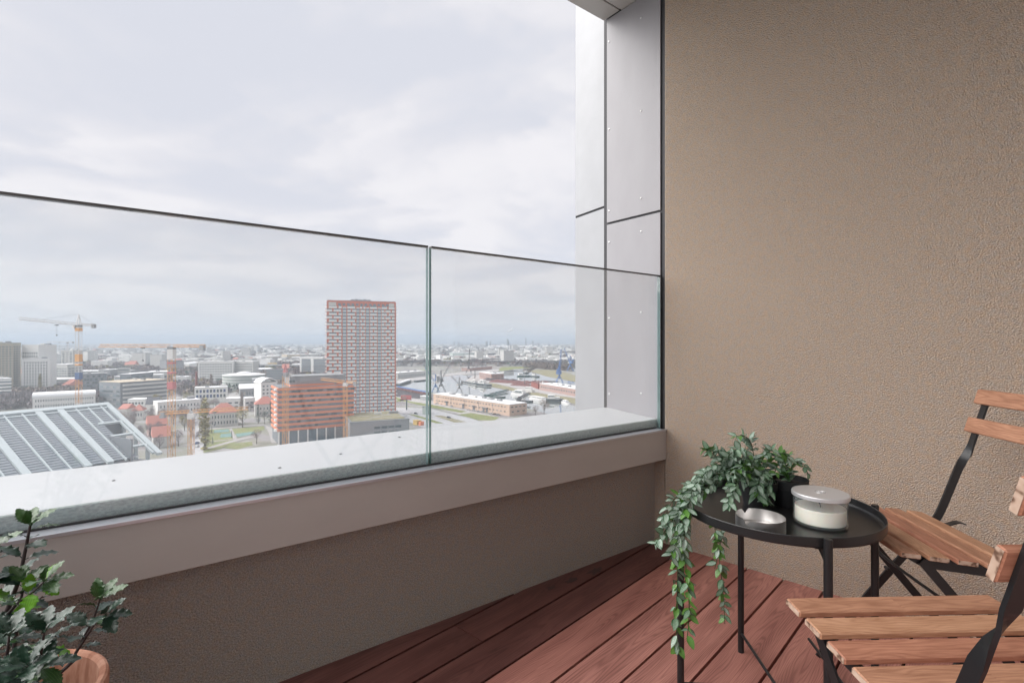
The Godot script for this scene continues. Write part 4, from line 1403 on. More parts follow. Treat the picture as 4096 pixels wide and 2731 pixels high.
var tree_n := 0
func tree(kind: String, label: String, at: Vector3, h: float, m: Material, group := "") -> Node3D:
	var called: String = {"bare": "bare_tree", "poplar": "poplar_tree", "conifer": "conifer_tree", "round": "leafy_tree"}[kind]
	var v := tree_n % 3
	tree_n += 1
	var key := "%s%d" % [kind, v]
	if not meshes.has(key):
		meshes[key] = crown_mesh(kind, 300 + v * 7 + kind.length())
		meshes["limb" + key] = limb_mesh(kind, 500 + v)
	var t := thing(called, label, "tree", at, 0.0, group)
	var s := Transform3D(Basis(Vector3.UP, tree_n * 2.4).scaled(Vector3.ONE * h), Vector3.ZERO)
	put("trunk", meshes["limb" + key], M.trunk_bark, t, s)
	put("crown", meshes[key], m, t, s)
	return t

func scatter(called: String, mesh: Mesh, m: Material, xfs: Array) -> void:
	var mm := MultiMesh.new()
	mm.transform_format = MultiMesh.TRANSFORM_3D
	mm.mesh = mesh
	mm.instance_count = xfs.size()
	for k in xfs.size():
		mm.set_instance_transform(k, xfs[k])
	var o := MultiMeshInstance3D.new()
	o.name = numbered(self, called)
	o.multimesh = mm
	o.material_override = m
	o.set_meta("kind", "stuff")
	add_child(o)

# ---------------------------------------------------------------- the city below: ground and harbour
func build_ground() -> void:
	var st := tool_()
	var n := Vector3.UP
	var y := GY - 0.06
	quad(st, Vector3(-16500, y, 400), Vector3(16500, y, 400), Vector3(16500, y, -15400), Vector3(-16500, y, -15400), n,
		[Vector2(-16500, 400), Vector2(16500, 400), Vector2(16500, -15400), Vector2(-16500, -15400)])
	struct("ground", st, M.ground_city)
	# harbour basins
	sheet("water_basin", [Vector3(-184.34, GY, -765.51), Vector3(-172.80, GY, -866.25), Vector3(-149.43, GY, -891.86), Vector3(-134.56, GY, -978.63), Vector3(-109.22, GY, -1034.56), Vector3(-75.86, GY, -1017.13), Vector3(-81.03, GY, -876.73), Vector3(-81.13, GY, -830.48), Vector3(-64.87, GY, -799.31), Vector3(-51.17, GY, -773.69), Vector3(-31.60, GY, -757.51), Vector3(-18.11, GY, -730.01), Vector3(2.31, GY, -688.37), Vector3(26.09, GY, -637.47), Vector3(41.98, GY, -607.52), Vector3(64.11, GY, -543.66), Vector3(88.78, GY, -442.63), Vector3(60.16, GY, -417.13), Vector3(12.64, GY, -526.27), Vector3(-51.74, GY, -637.47), Vector3(-104.31, GY, -675.53), Vector3(-143.67, GY, -727.08), Vector3(-184.34, GY, -765.51)].slice(0, 22), 0.0, M.harbour_water)
	sheet("water_channel", [Vector3(-39.90, GY, -1077.68), Vector3(-22.19, GY, -1156.88), Vector3(4.14, GY, -1231.66), Vector3(66.01, GY, -1312.01), Vector3(42.32, GY, -1168.08), Vector3(53.90, GY, -1071.30), Vector3(67.99, GY, -983.96), Vector3(102.16, GY, -866.25), Vector3(126.12, GY, -773.69), Vector3(111.78, GY, -685.76), Vector3(83.41, GY, -782.05), Vector3(30.59, GY, -822.93), Vector3(2.95, GY, -876.73), Vector3(-17.80, GY, -928.44), Vector3(-34.12, GY, -997.52)], 0.0, M.harbour_water)
	sheet("water_river", [Vector3(117.16, GY, -1392.74), Vector3(255.15, GY, -1403.55), Vector3(200.69, GY, -1103.97), Vector3(136.43, GY, -1156.88), Vector3(114.01, GY, -1207.03)], 0.0, M.harbour_water)
	# banks, quays and yards
	sheet("grass_bank", [Vector3(-38.29, GY, -842.07), Vector3(-21.57, GY, -808.23), Vector3(9.27, GY, -727.08), Vector3(45.24, GY, -654.76), Vector3(72.62, GY, -615.78), Vector3(100.03, GY, -550.27), Vector3(91.67, GY, -504.28), Vector3(66.10, GY, -560.49), Vector3(42.55, GY, -615.78), Vector3(26.46, GY, -646.58), Vector3(2.35, GY, -699.00), Vector3(-18.33, GY, -738.95), Vector3(-31.87, GY, -763.90)], 0.05, M.dry_grass)
	sheet("pier_yard", [Vector3(-77.47, GY, -1025.77), Vector3(-39.90, GY, -1077.68), Vector3(-34.02, GY, -994.77), Vector3(-17.71, GY, -923.71), Vector3(2.93, GY, -872.51), Vector3(30.45, GY, -819.21), Vector3(83.05, GY, -778.68), Vector3(123.49, GY, -679.33), Vector3(100.80, GY, -554.48), Vector3(72.87, GY, -617.88), Vector3(45.41, GY, -657.14), Vector3(9.31, GY, -730.01), Vector3(-21.67, GY, -811.86), Vector3(-38.47, GY, -846.00), Vector3(-51.94, GY, -785.44), Vector3(-65.59, GY, -808.23), Vector3(-81.03, GY, -834.31), Vector3(-80.70, GY, -876.73)], 0.02, M.quay)
	sheet("grass_bank", [Vector3(42.59, GY, -1175.67), Vector3(62.18, GY, -1235.86), Vector3(105.02, GY, -1195.06), Vector3(126.88, GY, -1011.44), Vector3(157.47, GY, -866.25), Vector3(140.65, GY, -773.69), Vector3(102.65, GY, -870.41), Vector3(68.36, GY, -989.33), Vector3(54.22, GY, -1077.68)], 0.05, M.dry_grass)
	sheet("grass_bank", [Vector3(-28.45, GY, -1351.18), Vector3(33.20, GY, -1382.11), Vector3(56.98, GY, -1331.30), Vector3(4.20, GY, -1248.65), Vector3(-22.55, GY, -1175.67), Vector3(-31.90, GY, -1195.06)], 0.05, M.lawn)
	sheet("quay", [Vector3(-208.59, GY, -866.25), Vector3(-169.47, GY, -1011.44), Vector3(-46.17, GY, -1279.53), Vector3(-26.02, GY, -1235.86), Vector3(-40.87, GY, -1103.97), Vector3(-110.49, GY, -1046.53), Vector3(-136.04, GY, -989.33), Vector3(-150.92, GY, -900.72), Vector3(-174.47, GY, -874.62), Vector3(-186.31, GY, -773.69)], 0.03, M.quay)
	sheet("grass_strip", [Vector3(-243.89, GY, -1071.30), Vector3(-211.72, GY, -1235.86), Vector3(-198.27, GY, -1183.35), Vector3(-224.00, GY, -983.96)], 0.08, M.lawn)
	sheet("coal_yard", [Vector3(-186.31, GY, -773.69), Vector3(-143.10, GY, -724.17), Vector3(-110.24, GY, -673.02), Vector3(-93.07, GY, -595.53), Vector3(-127.46, GY, -615.78), Vector3(-153.50, GY, -637.47)], 0.04, M.coal)
	sheet("pavement", [Vector3(-153.50, GY, -637.47), Vector3(-127.03, GY, -613.69), Vector3(-92.31, GY, -590.67), Vector3(-85.89, GY, -563.11), Vector3(-4.39, GY, -448.11), Vector3(-6.97, GY, -403.20), Vector3(-47.12, GY, -471.45), Vector3(-87.47, GY, -534.03), Vector3(-143.40, GY, -595.53)], 0.06, M.quay)
	sheet("grass_strip", [Vector3(-142.71, GY, -624.28), Vector3(-113.93, GY, -576.56), Vector3(-85.35, GY, -546.12), Vector3(-43.80, GY, -493.96), Vector3(-48.51, GY, -485.36), Vector3(-81.65, GY, -522.48), Vector3(-135.69, GY, -593.57)], 0.10, M.lawn)
	sheet("grass_strip", [Vector3(-50.10, GY, -474.54), Vector3(-39.28, GY, -484.06), Vector3(-11.33, GY, -456.59), Vector3(-14.96, GY, -437.29), Vector3(-29.09, GY, -439.94)], 0.10, M.lawn)
	sheet("road", [Vector3(-135.62, GY, -526.27), Vector3(-84.97, GY, -518.74), Vector3(-27.11, GY, -434.66), Vector3(-21.36, GY, -403.20), Vector3(-47.87, GY, -403.20), Vector3(-70.59, GY, -403.20), Vector3(-104.60, GY, -459.48), Vector3(-124.74, GY, -484.06)], 0.09, M.road)
	sheet("grass_strip", [Vector3(-97.98, GY, -477.67), Vector3(-90.09, GY, -473.92), Vector3(-56.44, GY, -422.00), Vector3(-62.78, GY, -422.00)], 0.12, M.lawn)
	sheet("grass_strip", [Vector3(-73.20, GY, -468.40), Vector3(-64.16, GY, -466.59), Vector3(-38.08, GY, -429.50), Vector3(-48.28, GY, -426.97)], 0.12, M.dry_grass)
	sheet("grass_strip", [Vector3(-146.42, GY, -576.56), Vector3(-126.63, GY, -595.53), Vector3(-123.58, GY, -581.19), Vector3(-141.90, GY, -558.76)], 0.10, M.lawn)
	# white edge lines of the dual carriageway
	for l in [[Vector3(-104.38, GY, -504.28), Vector3(-29.15, GY, -417.13)], [Vector3(-104.32, GY, -490.62), Vector3(-40.75, GY, -407.74)]]:
		var d: Vector3 = (l[1] - l[0]).normalized()
		var s := d.cross(Vector3.UP) * 0.25
		sheet("road_line", [l[0] - s, l[1] - s, l[1] + s, l[0] + s], 0.13, M.line_paint)
	# park west of the orange office
	sheet("lawn", [Vector3(-234.99, GY, -392.62), Vector3(-221.33, GY, -398.24), Vector3(-204.22, GY, -370.84), Vector3(-186.35, GY, -344.11), Vector3(-184.27, GY, -320.98), Vector3(-189.27, GY, -311.99), Vector3(-216.99, GY, -358.89)], 0.05, M.lawn)
	sheet("lawn", [Vector3(-218.27, GY, -396.35), Vector3(-199.24, GY, -409.46), Vector3(-191.05, GY, -392.62), Vector3(-192.52, GY, -370.84), Vector3(-194.67, GY, -360.83)], 0.05, M.lawn)
	sheet("lawn", [Vector3(-186.30, GY, -325.67), Vector3(-186.15, GY, -339.91), Vector3(-176.76, GY, -345.89), Vector3(-169.90, GY, -333.80), Vector3(-173.17, GY, -320.98)], 0.05, M.lawn)
	for c in [[Vector3(-228.45, GY, -390.33), Vector3(-220.42, GY, -395.88), Vector3(-212.32, GY, -382.73), Vector3(-221.85, GY, -378.40)], [Vector3(-214.04, GY, -374.16), Vector3(-208.77, GY, -378.40), Vector3(-199.70, GY, -363.58), Vector3(-206.48, GY, -359.67)], [Vector3(-203.84, GY, -375.00), Vector3(-194.92, GY, -384.49), Vector3(-188.96, GY, -375.00), Vector3(-195.30, GY, -362.00)]]:
		sheet("tennis_court", c, 0.09, M.tennis_court)
	for c in [[Vector3(-220.81, GY, -397.29), Vector3(-219.31, GY, -398.24), Vector3(-186.84, GY, -346.97), Vector3(-187.75, GY, -344.11)], [Vector3(-195.58, GY, -325.67), Vector3(-192.41, GY, -351.35), Vector3(-184.98, GY, -370.84), Vector3(-182.57, GY, -366.77), Vector3(-188.14, GY, -344.82), Vector3(-192.11, GY, -320.98)], [Vector3(-236.97, GY, -397.29), Vector3(-204.25, GY, -419.75), Vector3(-201.21, GY, -413.51), Vector3(-233.64, GY, -391.70)], [Vector3(-207.78, GY, -344.82), Vector3(-194.46, GY, -355.08), Vector3(-193.08, GY, -352.83), Vector3(-206.08, GY, -342.00)], [Vector3(-202.97, GY, -417.13), Vector3(-183.06, GY, -392.62), Vector3(-155.69, GY, -340.61), Vector3(-160.89, GY, -340.61), Vector3(-179.04, GY, -375.00)]]:
		sheet("path", c, 0.12, M.paving)
	sheet("road", [Vector3(-296.54, GY, -469.91), Vector3(-293.83, GY, -473.24), Vector3(-240.58, GY, -392.62), Vector3(-186.89, GY, -309.10), Vector3(-190.28, GY, -303.49), Vector3(-233.27, GY, -370.84)], 0.05, M.road)
	sheet("square", [Vector3(-367.61, GY, -660.22), Vector3(-368.04, GY, -687.38), Vector3(-316.43, GY, -595.51), Vector3(-324.72, GY, -580.01)], 0.05, M.paving)
	# heaps on the pier
	for hp in [["coal_heap", M.coal, Vector3(-16.94, GY, -883.16), 13.0, 4.0, 6], ["ore_heap", M.red_heap, Vector3(4.41, GY, -842.07), 18.0, 4.0, 5], ["ore_heap", M.red_heap, Vector3(18.91, GY, -787.15), 12.0, 3.5, 3]]:
		var s := tool_()
		for k in hp[5]:
			lathe(s, [Vector2(hp[3] * rng.randf_range(0.8, 1.0), 0), Vector2(hp[3] * 0.55, hp[4] * 0.6), Vector2(hp[3] * 0.15, hp[4]), Vector2(0.01, hp[4] * 1.04)], 9, Vector3((k - hp[5] / 2.0) * hp[3] * 0.75, -0.2, rng.randf_range(-2, 2)))
		var o := obj(hp[0], s, hp[1], self, xf_at(hp[2], -0.5))
		o.set_meta("kind", "stuff")

func build_landmarks() -> void:
	rng.seed = 900
	white_red_tower()
	orange_office()
	podium()
	sloped_roof_hall()
	var g := "white office blocks"
	# left edge: bronze and white towers
	house("bronze_tower", "bronze office tower with rows of dark windows at the edge", Vector3(-692.02, GY, -669.72), Vector3(-669.18, GY, -682.34), 66.0, 30.0, M.bronze_cladding, M.grey_roof, {"rows": 19, "cols": 7, "y0": 3.0, "y1": 62.5, "wf": 0.62, "hf": 0.46, "win": [M.window_dark], "side_cols": 3})
	house("white_tower", "white tower dotted with small square windows beside the bronze tower", Vector3(-678.09, GY, -703.90), Vector3(-654.95, GY, -703.90), 63.0, 28.0, M.white_render, M.light_roof, {"rows": 3, "cols": 7, "y0": 41.0, "y1": 54.0, "wf": 0.46, "hf": 0.58, "win": [M.window_dark]})
	house("white_tower_wing", "lower windowed wing of white building before the white tower", Vector3(-665.64, GY, -690.48), Vector3(-639.42, GY, -703.90), 44.0, 10.0, M.white_render, M.light_roof, {"rows": 10, "cols": 9, "y0": 2.0, "y1": 41.0, "wf": 0.46, "hf": 0.54, "margin": 0.06, "win": [M.window_dark]})
	house("striped_block", "low white banded block in front of the bronze tower", Vector3(-607.26, GY, -591.72), Vector3(-597.85, GY, -607.87), 24.0, 18.0, M.white_render, M.light_roof, {"rows": 5, "cols": 1, "y0": 2.0, "y1": 22.0, "wf": 1.0, "hf": 0.4, "margin": 0.0, "side_cols": 1})
	house("grey_office", "grey stone office with white bands right of the white tower", Vector3(-762.23, GY, -840.84), Vector3(-730.34, GY, -835.98), 30.0, 24.0, M.pale_render, M.light_roof, {"rows": 6, "cols": 6, "y0": 2.0, "y1": 25.0, "wf": 0.7, "hf": 0.4, "side_cols": 4})
	house("pale_tower", "pale slab tower standing behind the grey stone office", Vector3(-795.68, GY, -898.21), Vector3(-774.59, GY, -898.21), 52.0, 20.0, M.pale_render, M.light_roof, {"rows": 9, "cols": 3, "y0": 24.0, "y1": 50.0, "wf": 0.5, "hf": 0.5})
	house("rounded_hall", "long white building with rounded roof edge and two window rows", Vector3(-459.04, GY, -487.20), Vector3(-423.70, GY, -517.68), 14.0, 26.0, M.white_render, M.light_roof, {"roof": "barrel", "rows": 2, "cols": 24, "y0": 3.0, "y1": 13.5, "wf": 0.42, "hf": 0.4})
	house("glass_office", "bluish glass office with coloured roof signs behind the crane", Vector3(-537.31, GY, -637.30), Vector3(-518.80, GY, -651.63), 27.0, 24.0, M.dark_cladding, M.grey_roof, {"rows": 6, "cols": 8, "y0": 2.0, "y1": 26.0, "wf": 0.8, "hf": 0.5, "win": [M.window_mid, M.window_dark, M.window_blind]})
	var dk := house("terraced_office", "dark banded office with pale side wall behind the sloping roof", Vector3(-431.25, GY, -531.94), Vector3(-398.41, GY, -517.68), 26.0, 46.0, M.dark_cladding, M.cream_render, {"rows": 5, "cols": 6, "y0": 2.0, "y1": 23.0, "wf": 0.95, "hf": 0.45, "win": [M.window_dark, M.window_mid, M.window_blind]})
	for k in 6:
		bx("side_band", dk, Vector3(13.5 + 8.3, 2.5 + k * 4.2, -23), Vector3(0.8, 1.8, 45.5), M.pale_render)
	house("terraced_office", "second dark banded office further behind the pale sided one", Vector3(-490.92, GY, -637.30), Vector3(-477.45, GY, -637.30), 27.0, 40.0, M.dark_cladding, M.light_roof, {"rows": 5, "cols": 3, "y0": 3.0, "y1": 25.0, "wf": 0.95, "hf": 0.4, "side_cols": 6})
	house("grey_box", "flat grey hall with a small red and white sign", Vector3(-773.03, GY, -951.32), Vector3(-751.14, GY, -951.32), 15.0, 26.0, M.grey_render, M.light_roof)
	house("white_roof_hall", "long low hall with bright white roof left of the crane", Vector3(-639.82, GY, -840.84), Vector3(-591.81, GY, -876.46), 16.0, 40.0, M.pale_render, M.light_roof, {"rows": 1, "cols": 12, "y0": 3.0, "y1": 12.0, "wf": 0.7, "hf": 0.4})
	house("window_slab", "long white slab with square dark windows behind the round hall", Vector3(-533.77, GY, -865.37), Vector3(-480.12, GY, -876.71), 34.0, 16.0, M.white_render, M.light_roof, {"rows": 7, "cols": 13, "y0": 2.0, "y1": 31.0, "wf": 0.55, "hf": 0.5})
	house("window_slab", "right end of the white slab with wider windows and roof boxes", Vector3(-484.85, GY, -886.01), Vector3(-448.58, GY, -881.34), 33.0, 16.0, M.pale_render, M.light_roof, {"rows": 6, "cols": 9, "y0": 4.0, "y1": 31.0, "wf": 0.5, "hf": 0.5})
	round_hall()
	var tw := house("twin_slab", "white apartment slab with blue grey balcony fronts", Vector3(-431.21, GY, -1034.05), Vector3(-379.59, GY, -1021.41), 36.0, 18.0, M.white_render, M.light_roof)
	for k in 2:
		for r in 11:
			bx("balcony_row", tw, Vector3([-16.0, 16.0][k] + 4.0, 2.6 + r * 3.0, 0.4), Vector3([24.0, 34.0][k] * 0.86, 1.5, 1.0), M.grey_render)
			bx("window", tw, Vector3([-16.0, 16.0][k] + 4.0, 1.0 + r * 3.0, 0.1), Vector3([24.0, 34.0][k] * 0.84, 1.4, 0.3), M.window_mid)
	house("arched_office", "white office with curved white roof left of the orange building", Vector3(-267.22, GY, -542.36), Vector3(-255.51, GY, -554.05), 24.0, 22.0, M.white_render, M.light_roof, {"roof": "arch", "rise": 6.0, "rows": 5, "cols": 4, "y0": 3.0, "y1": 22.0, "wf": 0.5, "hf": 0.42})
	house("gabled_station", "dark grey old hall with pale gable beside the arched office", Vector3(-309.96, GY, -580.01), Vector3(-292.98, GY, -590.26), 14.0, 20.0, M.grey_render, M.light_roof, {"roof": "gable", "rise": 5.0, "rows": 2, "cols": 7, "y0": 1.0, "y1": 11.0, "wf": 0.4, "hf": 0.6, "win": [M.window_dark, M.cream_render]})
	house("glass_annex", "small dark glass block between round hall and arched office", Vector3(-349.58, GY, -687.38), Vector3(-343.31, GY, -691.65), 17.0, 12.0, M.dark_cladding, M.light_roof, {"rows": 3, "cols": 2, "y0": 2.0, "y1": 15.0, "wf": 0.8, "hf": 0.6, "win": [M.window_mid]})
	house("blue_window_office", "low white office with bright blue windows before poplars", Vector3(-346.84, GY, -555.89), Vector3(-319.18, GY, -570.12), 17.0, 16.0, M.white_render, M.light_roof, {"rows": 2, "cols": 9, "y0": 5.0, "y1": 16.0, "wf": 0.65, "hf": 0.6, "win": [M.window_blue, M.window_dark]})
	house("white_gym", "low white building with four slit windows behind red roofed villa", Vector3(-282.94, GY, -503.92), Vector3(-272.17, GY, -509.30), 11.0, 14.0, M.white_render, M.light_roof, {"rows": 2, "cols": 2, "y0": 1.0, "y1": 9.0, "wf": 0.55, "hf": 0.35})
	house("white_gym", "low white building with slit windows between two bare trees", Vector3(-261.74, GY, -497.92), Vector3(-254.64, GY, -503.92), 12.0, 14.0, M.white_render, M.light_roof, {"rows": 2, "cols": 2, "y0": 1.0, "y1": 10.0, "wf": 0.6, "hf": 0.35})
	house("villa", "grey villa with big red hipped roof beside the park", Vector3(-239.17, GY, -403.04), Vector3(-222.14, GY, -413.00), 11.0, 15.0, M.pale_render, M.red_roof, {"roof": "hip", "rise": 7.0, "rows": 2, "cols": 9, "y0": 1.0, "y1": 10.0, "wf": 0.4, "hf": 0.5, "category": "house"})
	house("villa", "long red tiled roof house left of the orange office", Vector3(-232.36, GY, -460.21), Vector3(-217.05, GY, -468.60), 11.0, 14.0, M.pale_render, M.red_roof, {"roof": "hip", "rise": 6.5, "rows": 2, "cols": 6, "y0": 1.0, "y1": 9.0, "wf": 0.35, "hf": 0.5, "category": "house"})
	house("villa", "white house with red hipped roof beyond the sloping roof edge", Vector3(-328.81, GY, -439.90), Vector3(-321.45, GY, -443.04), 8.0, 12.0, M.white_render, M.red_roof, {"roof": "hip", "rise": 5.0, "rows": 1, "cols": 4, "y0": 2.0, "y1": 7.0, "wf": 0.4, "hf": 0.5, "category": "house"})
	house("villa", "red roofed house half hidden behind the sloping roof beam", Vector3(-349.81, GY, -452.73), Vector3(-342.87, GY, -452.73), 8.0, 12.0, M.pale_render, M.red_roof, {"roof": "gable", "rise": 4.0, "category": "house"})
	house("villa", "red roofed house among bare trees left of the tall crane", Vector3(-260.27, GY, -364.54), Vector3(-252.19, GY, -371.56), 8.0, 13.0, M.old_pink_render, M.red_roof, {"roof": "gable", "rise": 6.0, "rows": 1, "cols": 4, "y0": 2.0, "y1": 7.0, "wf": 0.4, "hf": 0.5, "category": "house"})
	house("villa", "lower red roofed house among bare trees above the sill", Vector3(-228.13, GY, -323.78), Vector3(-221.20, GY, -329.31), 7.0, 13.0, M.pale_render, M.red_roof, {"roof": "gable", "rise": 6.0, "category": "house"})
	house("courtyard_block", "white two storey block with dark square windows behind the crane", Vector3(-324.56, GY, -466.33), Vector3(-301.07, GY, -492.22), 12.0, 16.0, M.white_render, M.light_roof, {"rows": 2, "cols": 12, "y0": 1.0, "y1": 10.0, "wf": 0.35, "hf": 0.5})
	house("dark_roof_house", "white house with dark grey roof beside the courtyard block", Vector3(-343.02, GY, -477.09), Vector3(-334.62, GY, -480.78), 9.0, 14.0, M.white_render, M.dark_roof, {"roof": "gable", "rise": 6.0, "category": "house"})
	house("white_terrace", "stepped white terrace house behind the red hipped house", Vector3(-368.77, GY, -488.34), Vector3(-355.52, GY, -492.22), 12.0, 14.0, M.white_render, M.light_roof, {"rows": 2, "cols": 5, "y0": 1.0, "y1": 11.0, "wf": 0.6, "hf": 0.4, "category": "house"})
	house("loading_hall", "white hall with two blue window groups right of the crane", Vector3(-523.70, GY, -784.56), Vector3(-504.55, GY, -789.55), 13.0, 20.0, M.white_render, M.light_roof, {"rows": 2, "cols": 3, "y0": 1.0, "y1": 10.0, "wf": 0.6, "hf": 0.6, "win": [M.window_mid]})
	house("cream_hall", "long cream shed beyond the trees above the round hall", Vector3(-984.71, GY, -1896.77), Vector3(-883.98, GY, -1929.62), 12.0, 50.0, M.cream_render, M.light_roof)
	house("cream_hall", "wide pale yellow hall in the distance left of the tall tower", Vector3(-793.04, GY, -1794.88), Vector3(-736.11, GY, -1844.40), 22.0, 60.0, M.cream_render, M.light_roof)
	# chimney
	var ch := thing("brick_chimney", "tall thin red brick chimney by the blue window office", "chimney", Vector3(-435.32, GY, -701.81))
	var cs := tool_()
	tube(cs, [Vector3.ZERO, Vector3.UP * 26.0], [1.7, 1.1], 10)
	obj("shaft", cs, M.brick_red, ch)
	var ck := tool_()
	tube(ck, [Vector3.UP * 25.2, Vector3.UP * 26.4], 1.45, 10)
	obj("cap", ck, M.brick_red, ch)
	# bridge of the ring road behind the round hall
	var br := thing("road_bridge", "grey motorway bridge crossing behind the twin apartment slab", "bridge", Vector3(-580.25, GY, -1255.46))
	var ang := turn_of(Vector3(-643.70, GY, -1269.77), Vector3(-516.95, GY, -1241.48))
	br.rotation.y = ang
	bx("deck", br, Vector3(0, 10, 0), Vector3(190, 2.0, 14), M.concrete)
	for k in 5:
		bx("pier", br, Vector3(-80 + k * 40, 4.5, 0), Vector3(3, 9.0, 10), M.grey_render)
	bx("sign_gantry", br, Vector3(-8, 14, 6), Vector3(26, 3.0, 0.6), M.yellow_paint)

func white_red_tower() -> void:
	var a := Vector3(-162.4, GY, -446.0)
	var b := Vector3(-106.3, GY, -466.0)
	var w := Vector2(b.x - a.x, b.z - a.z).length()
	var h := 104.0
	var t := thing("apartment_tower", "tall red apartment tower striped with staggered white parapets", "apartment tower", (a + b) / 2, turn_of(a, b))
	bx("wall", t, Vector3(0, h / 2, -9), Vector3(w, h, 18), M.tower_red)
	bx("roof", t, Vector3(0, h + 0.2, -9), Vector3(w - 1.0, 0.5, 17), M.grey_roof)
	for k in 5:
		bx("roof_plant", t, Vector3(-8 + k * 3.6, h + 1.0 + (k % 2) * 0.5, -6 - k % 2), Vector3(2.6, 1.6, 3.0), M.crane_grey)
	var s := w / 755.0
	var even := [[0, 57], [72, 153], [218, 255], [272, 312], [360, 412], [465, 495], [508, 545], [592, 625], [635, 695], [710, 740]]
	var odd := [[22, 107], [125, 158], [218, 302], [355, 380], [392, 415], [465, 542], [592, 655], [672, 740]]
	var pitch := 3.02
	var parapets := 0
	var more := tool_()
	var more_w := tool_()
	for f in 33:
		var y := h - 5.6 - f * pitch
		if y < 2.0:
			break
		var row: Array = even if f % 2 == 1 else odd
		for e in row:
			var x: float = (e[0] + e[1]) / 2.0 * s - w / 2
			var l: float = (e[1] - e[0]) * s
			# floors hidden below the podium and the orange office are joined
			if y > 14.0 and parapets < 296:
				parapets += 1
				bx("parapet", t, Vector3(x, y - 0.25, 0.22), Vector3(l, 1.55, 0.45), M.white_render)
				bx("window", t, Vector3(x, y + 1.1, 0.04), Vector3(l * 0.86, 1.3, 0.2), [M.window_mid, M.tower_glass, M.tower_glass, M.window_blind][rng.randi() % 4])
			else:
				box(more, xf_at(Vector3(x, y - 0.25, 0.22)), Vector3(l, 1.55, 0.45))
				box(more_w, xf_at(Vector3(x, y + 1.1, 0.04)), Vector3(l * 0.86, 1.3, 0.2))
	obj("parapet", more, M.white_render, t).set_meta("kind", "stuff")
	obj("window", more_w, M.tower_glass, t).set_meta("kind", "stuff")
	# glazed strips with thin slabs
	for e in [[168, 208], [316, 350], [420, 458], [550, 586]]:
		var x: float = (e[0] + e[1]) / 2.0 * s - w / 2
		bx("glazed_strip", t, Vector3(x, (h - 6) / 2, 0.06), Vector3((e[1] - e[0]) * s, h - 6, 0.3), M.tower_glass)
		var sl := tool_()
		for f in 33:
			box(sl, xf_at(Vector3(x, h - 6.0 - f * pitch, 0.35)), Vector3((e[1] - e[0]) * s, 0.75, 0.5))
		obj("slab_edges", sl, M.white_render, t).set_meta("kind", "stuff")
	# top floor: windows and pale corner grilles
	for k in 12:
		bx("window", t, Vector3((135 + k * 47.5) * s - w / 2, h - 3.2, 0.05), Vector3(2.3, 1.9, 0.25), M.window_mid)
	for x in [[20, 100], [675, 735]]:
		bx("corner_grille", t, Vector3((x[0] + x[1]) / 2.0 * s - w / 2, h - 3.0, 0.05), Vector3((x[1] - x[0]) * s, 3.2, 0.3), M.pale_render)
	# side balconies sticking out at both ends
	var bl := tool_()
	for f in 33:
		for q in [-1.0, 1.0]:
			box(bl, xf_at(Vector3(q * (w / 2 + 0.7), h - 5.4 - f * pitch, -3.0 - 5.0 * (f % 2))), Vector3(1.5, 0.9, 4.5))
	obj("side_balconies", bl, M.white_render, t).set_meta("kind", "stuff")

func orange_office() -> void:
	var a := Vector3(-154.0, GY, -334.0)
	var b := Vector3(-112.0, GY, -361.0)
	var w := Vector2(b.x - a.x, b.z - a.z).length()
	var t := thing("orange_office", "office block wrapped in orange bands below a grey top storey", "office building", (a + b) / 2, turn_of(a, b))
	var dep := 30.0
	bx("core", t, Vector3(0, 18.8, -dep / 2), Vector3(w - 1.6, 37.6, dep - 1.6), M.dark_cladding)
	for k in 9:
		var y := 8.9 + k * 3.36
		bx("band", t, Vector3(0, y + 0.6, -dep / 2), Vector3(w, 1.6, dep), M.orange_band)
		if k < 8:
			var x := -w / 2 + 1.2
			while x < w / 2 - 1.0:
				var l := rng.randf_range(1.2, 3.2)
				bx("window", t, Vector3(x + l / 2, y + 2.28, -0.72), Vector3(l - 0.12, 1.95, 0.2), [M.window_dark, M.window_mid, M.window_mid, M.window_blind, M.window_blind][rng.randi() % 5])
				x += l
		var e := tool_()
		lathe(e, [Vector2(0.01, -0.1), Vector2(1.9, -0.1), Vector2(1.9, 1.25), Vector2(0.01, 1.25)], 14)
		obj("rounded_balcony", e, M.white_render, t, xf_at(Vector3(-w / 2 + 0.2, y, -3.0)))
	# set back storey and penthouse
	bx("band", t, Vector3(2.5, 37.9, -dep / 2 - 1.0), Vector3(w - 12.0, 1.9, dep - 6), M.orange_band)
	bx("penthouse", t, Vector3(2.0, 41.3, -dep / 2 - 1.5), Vector3(w - 13.0, 5.4, dep - 9), M.grey_render)
	bx("penthouse_roof", t, Vector3(2.0, 44.2, -dep / 2 - 1.5), Vector3(w - 12.4, 0.5, dep - 8.4), M.grey_roof)
	for k in 2:
		bx("window", t, Vector3(-16.0 + k * 2.0, 41.0, -5.8), Vector3(1.5, 1.6, 0.4), M.window_dark)
	# ground floor: white columns and tall glass
	for k in 9:
		bx("column", t, Vector3(-w / 2 + 1.0 + k * (w - 2) / 8.0, 4.4, -0.5), Vector3(0.9, 8.8, 0.9), M.white_render)
	for k in 8:
		bx("shop_window", t, Vector3(-w / 2 + 1.0 + (k + 0.5) * (w - 2) / 8.0, 4.2, -0.74), Vector3(4.6, 8.0, 0.2), M.window_mid if k < 6 else M.grey_render)

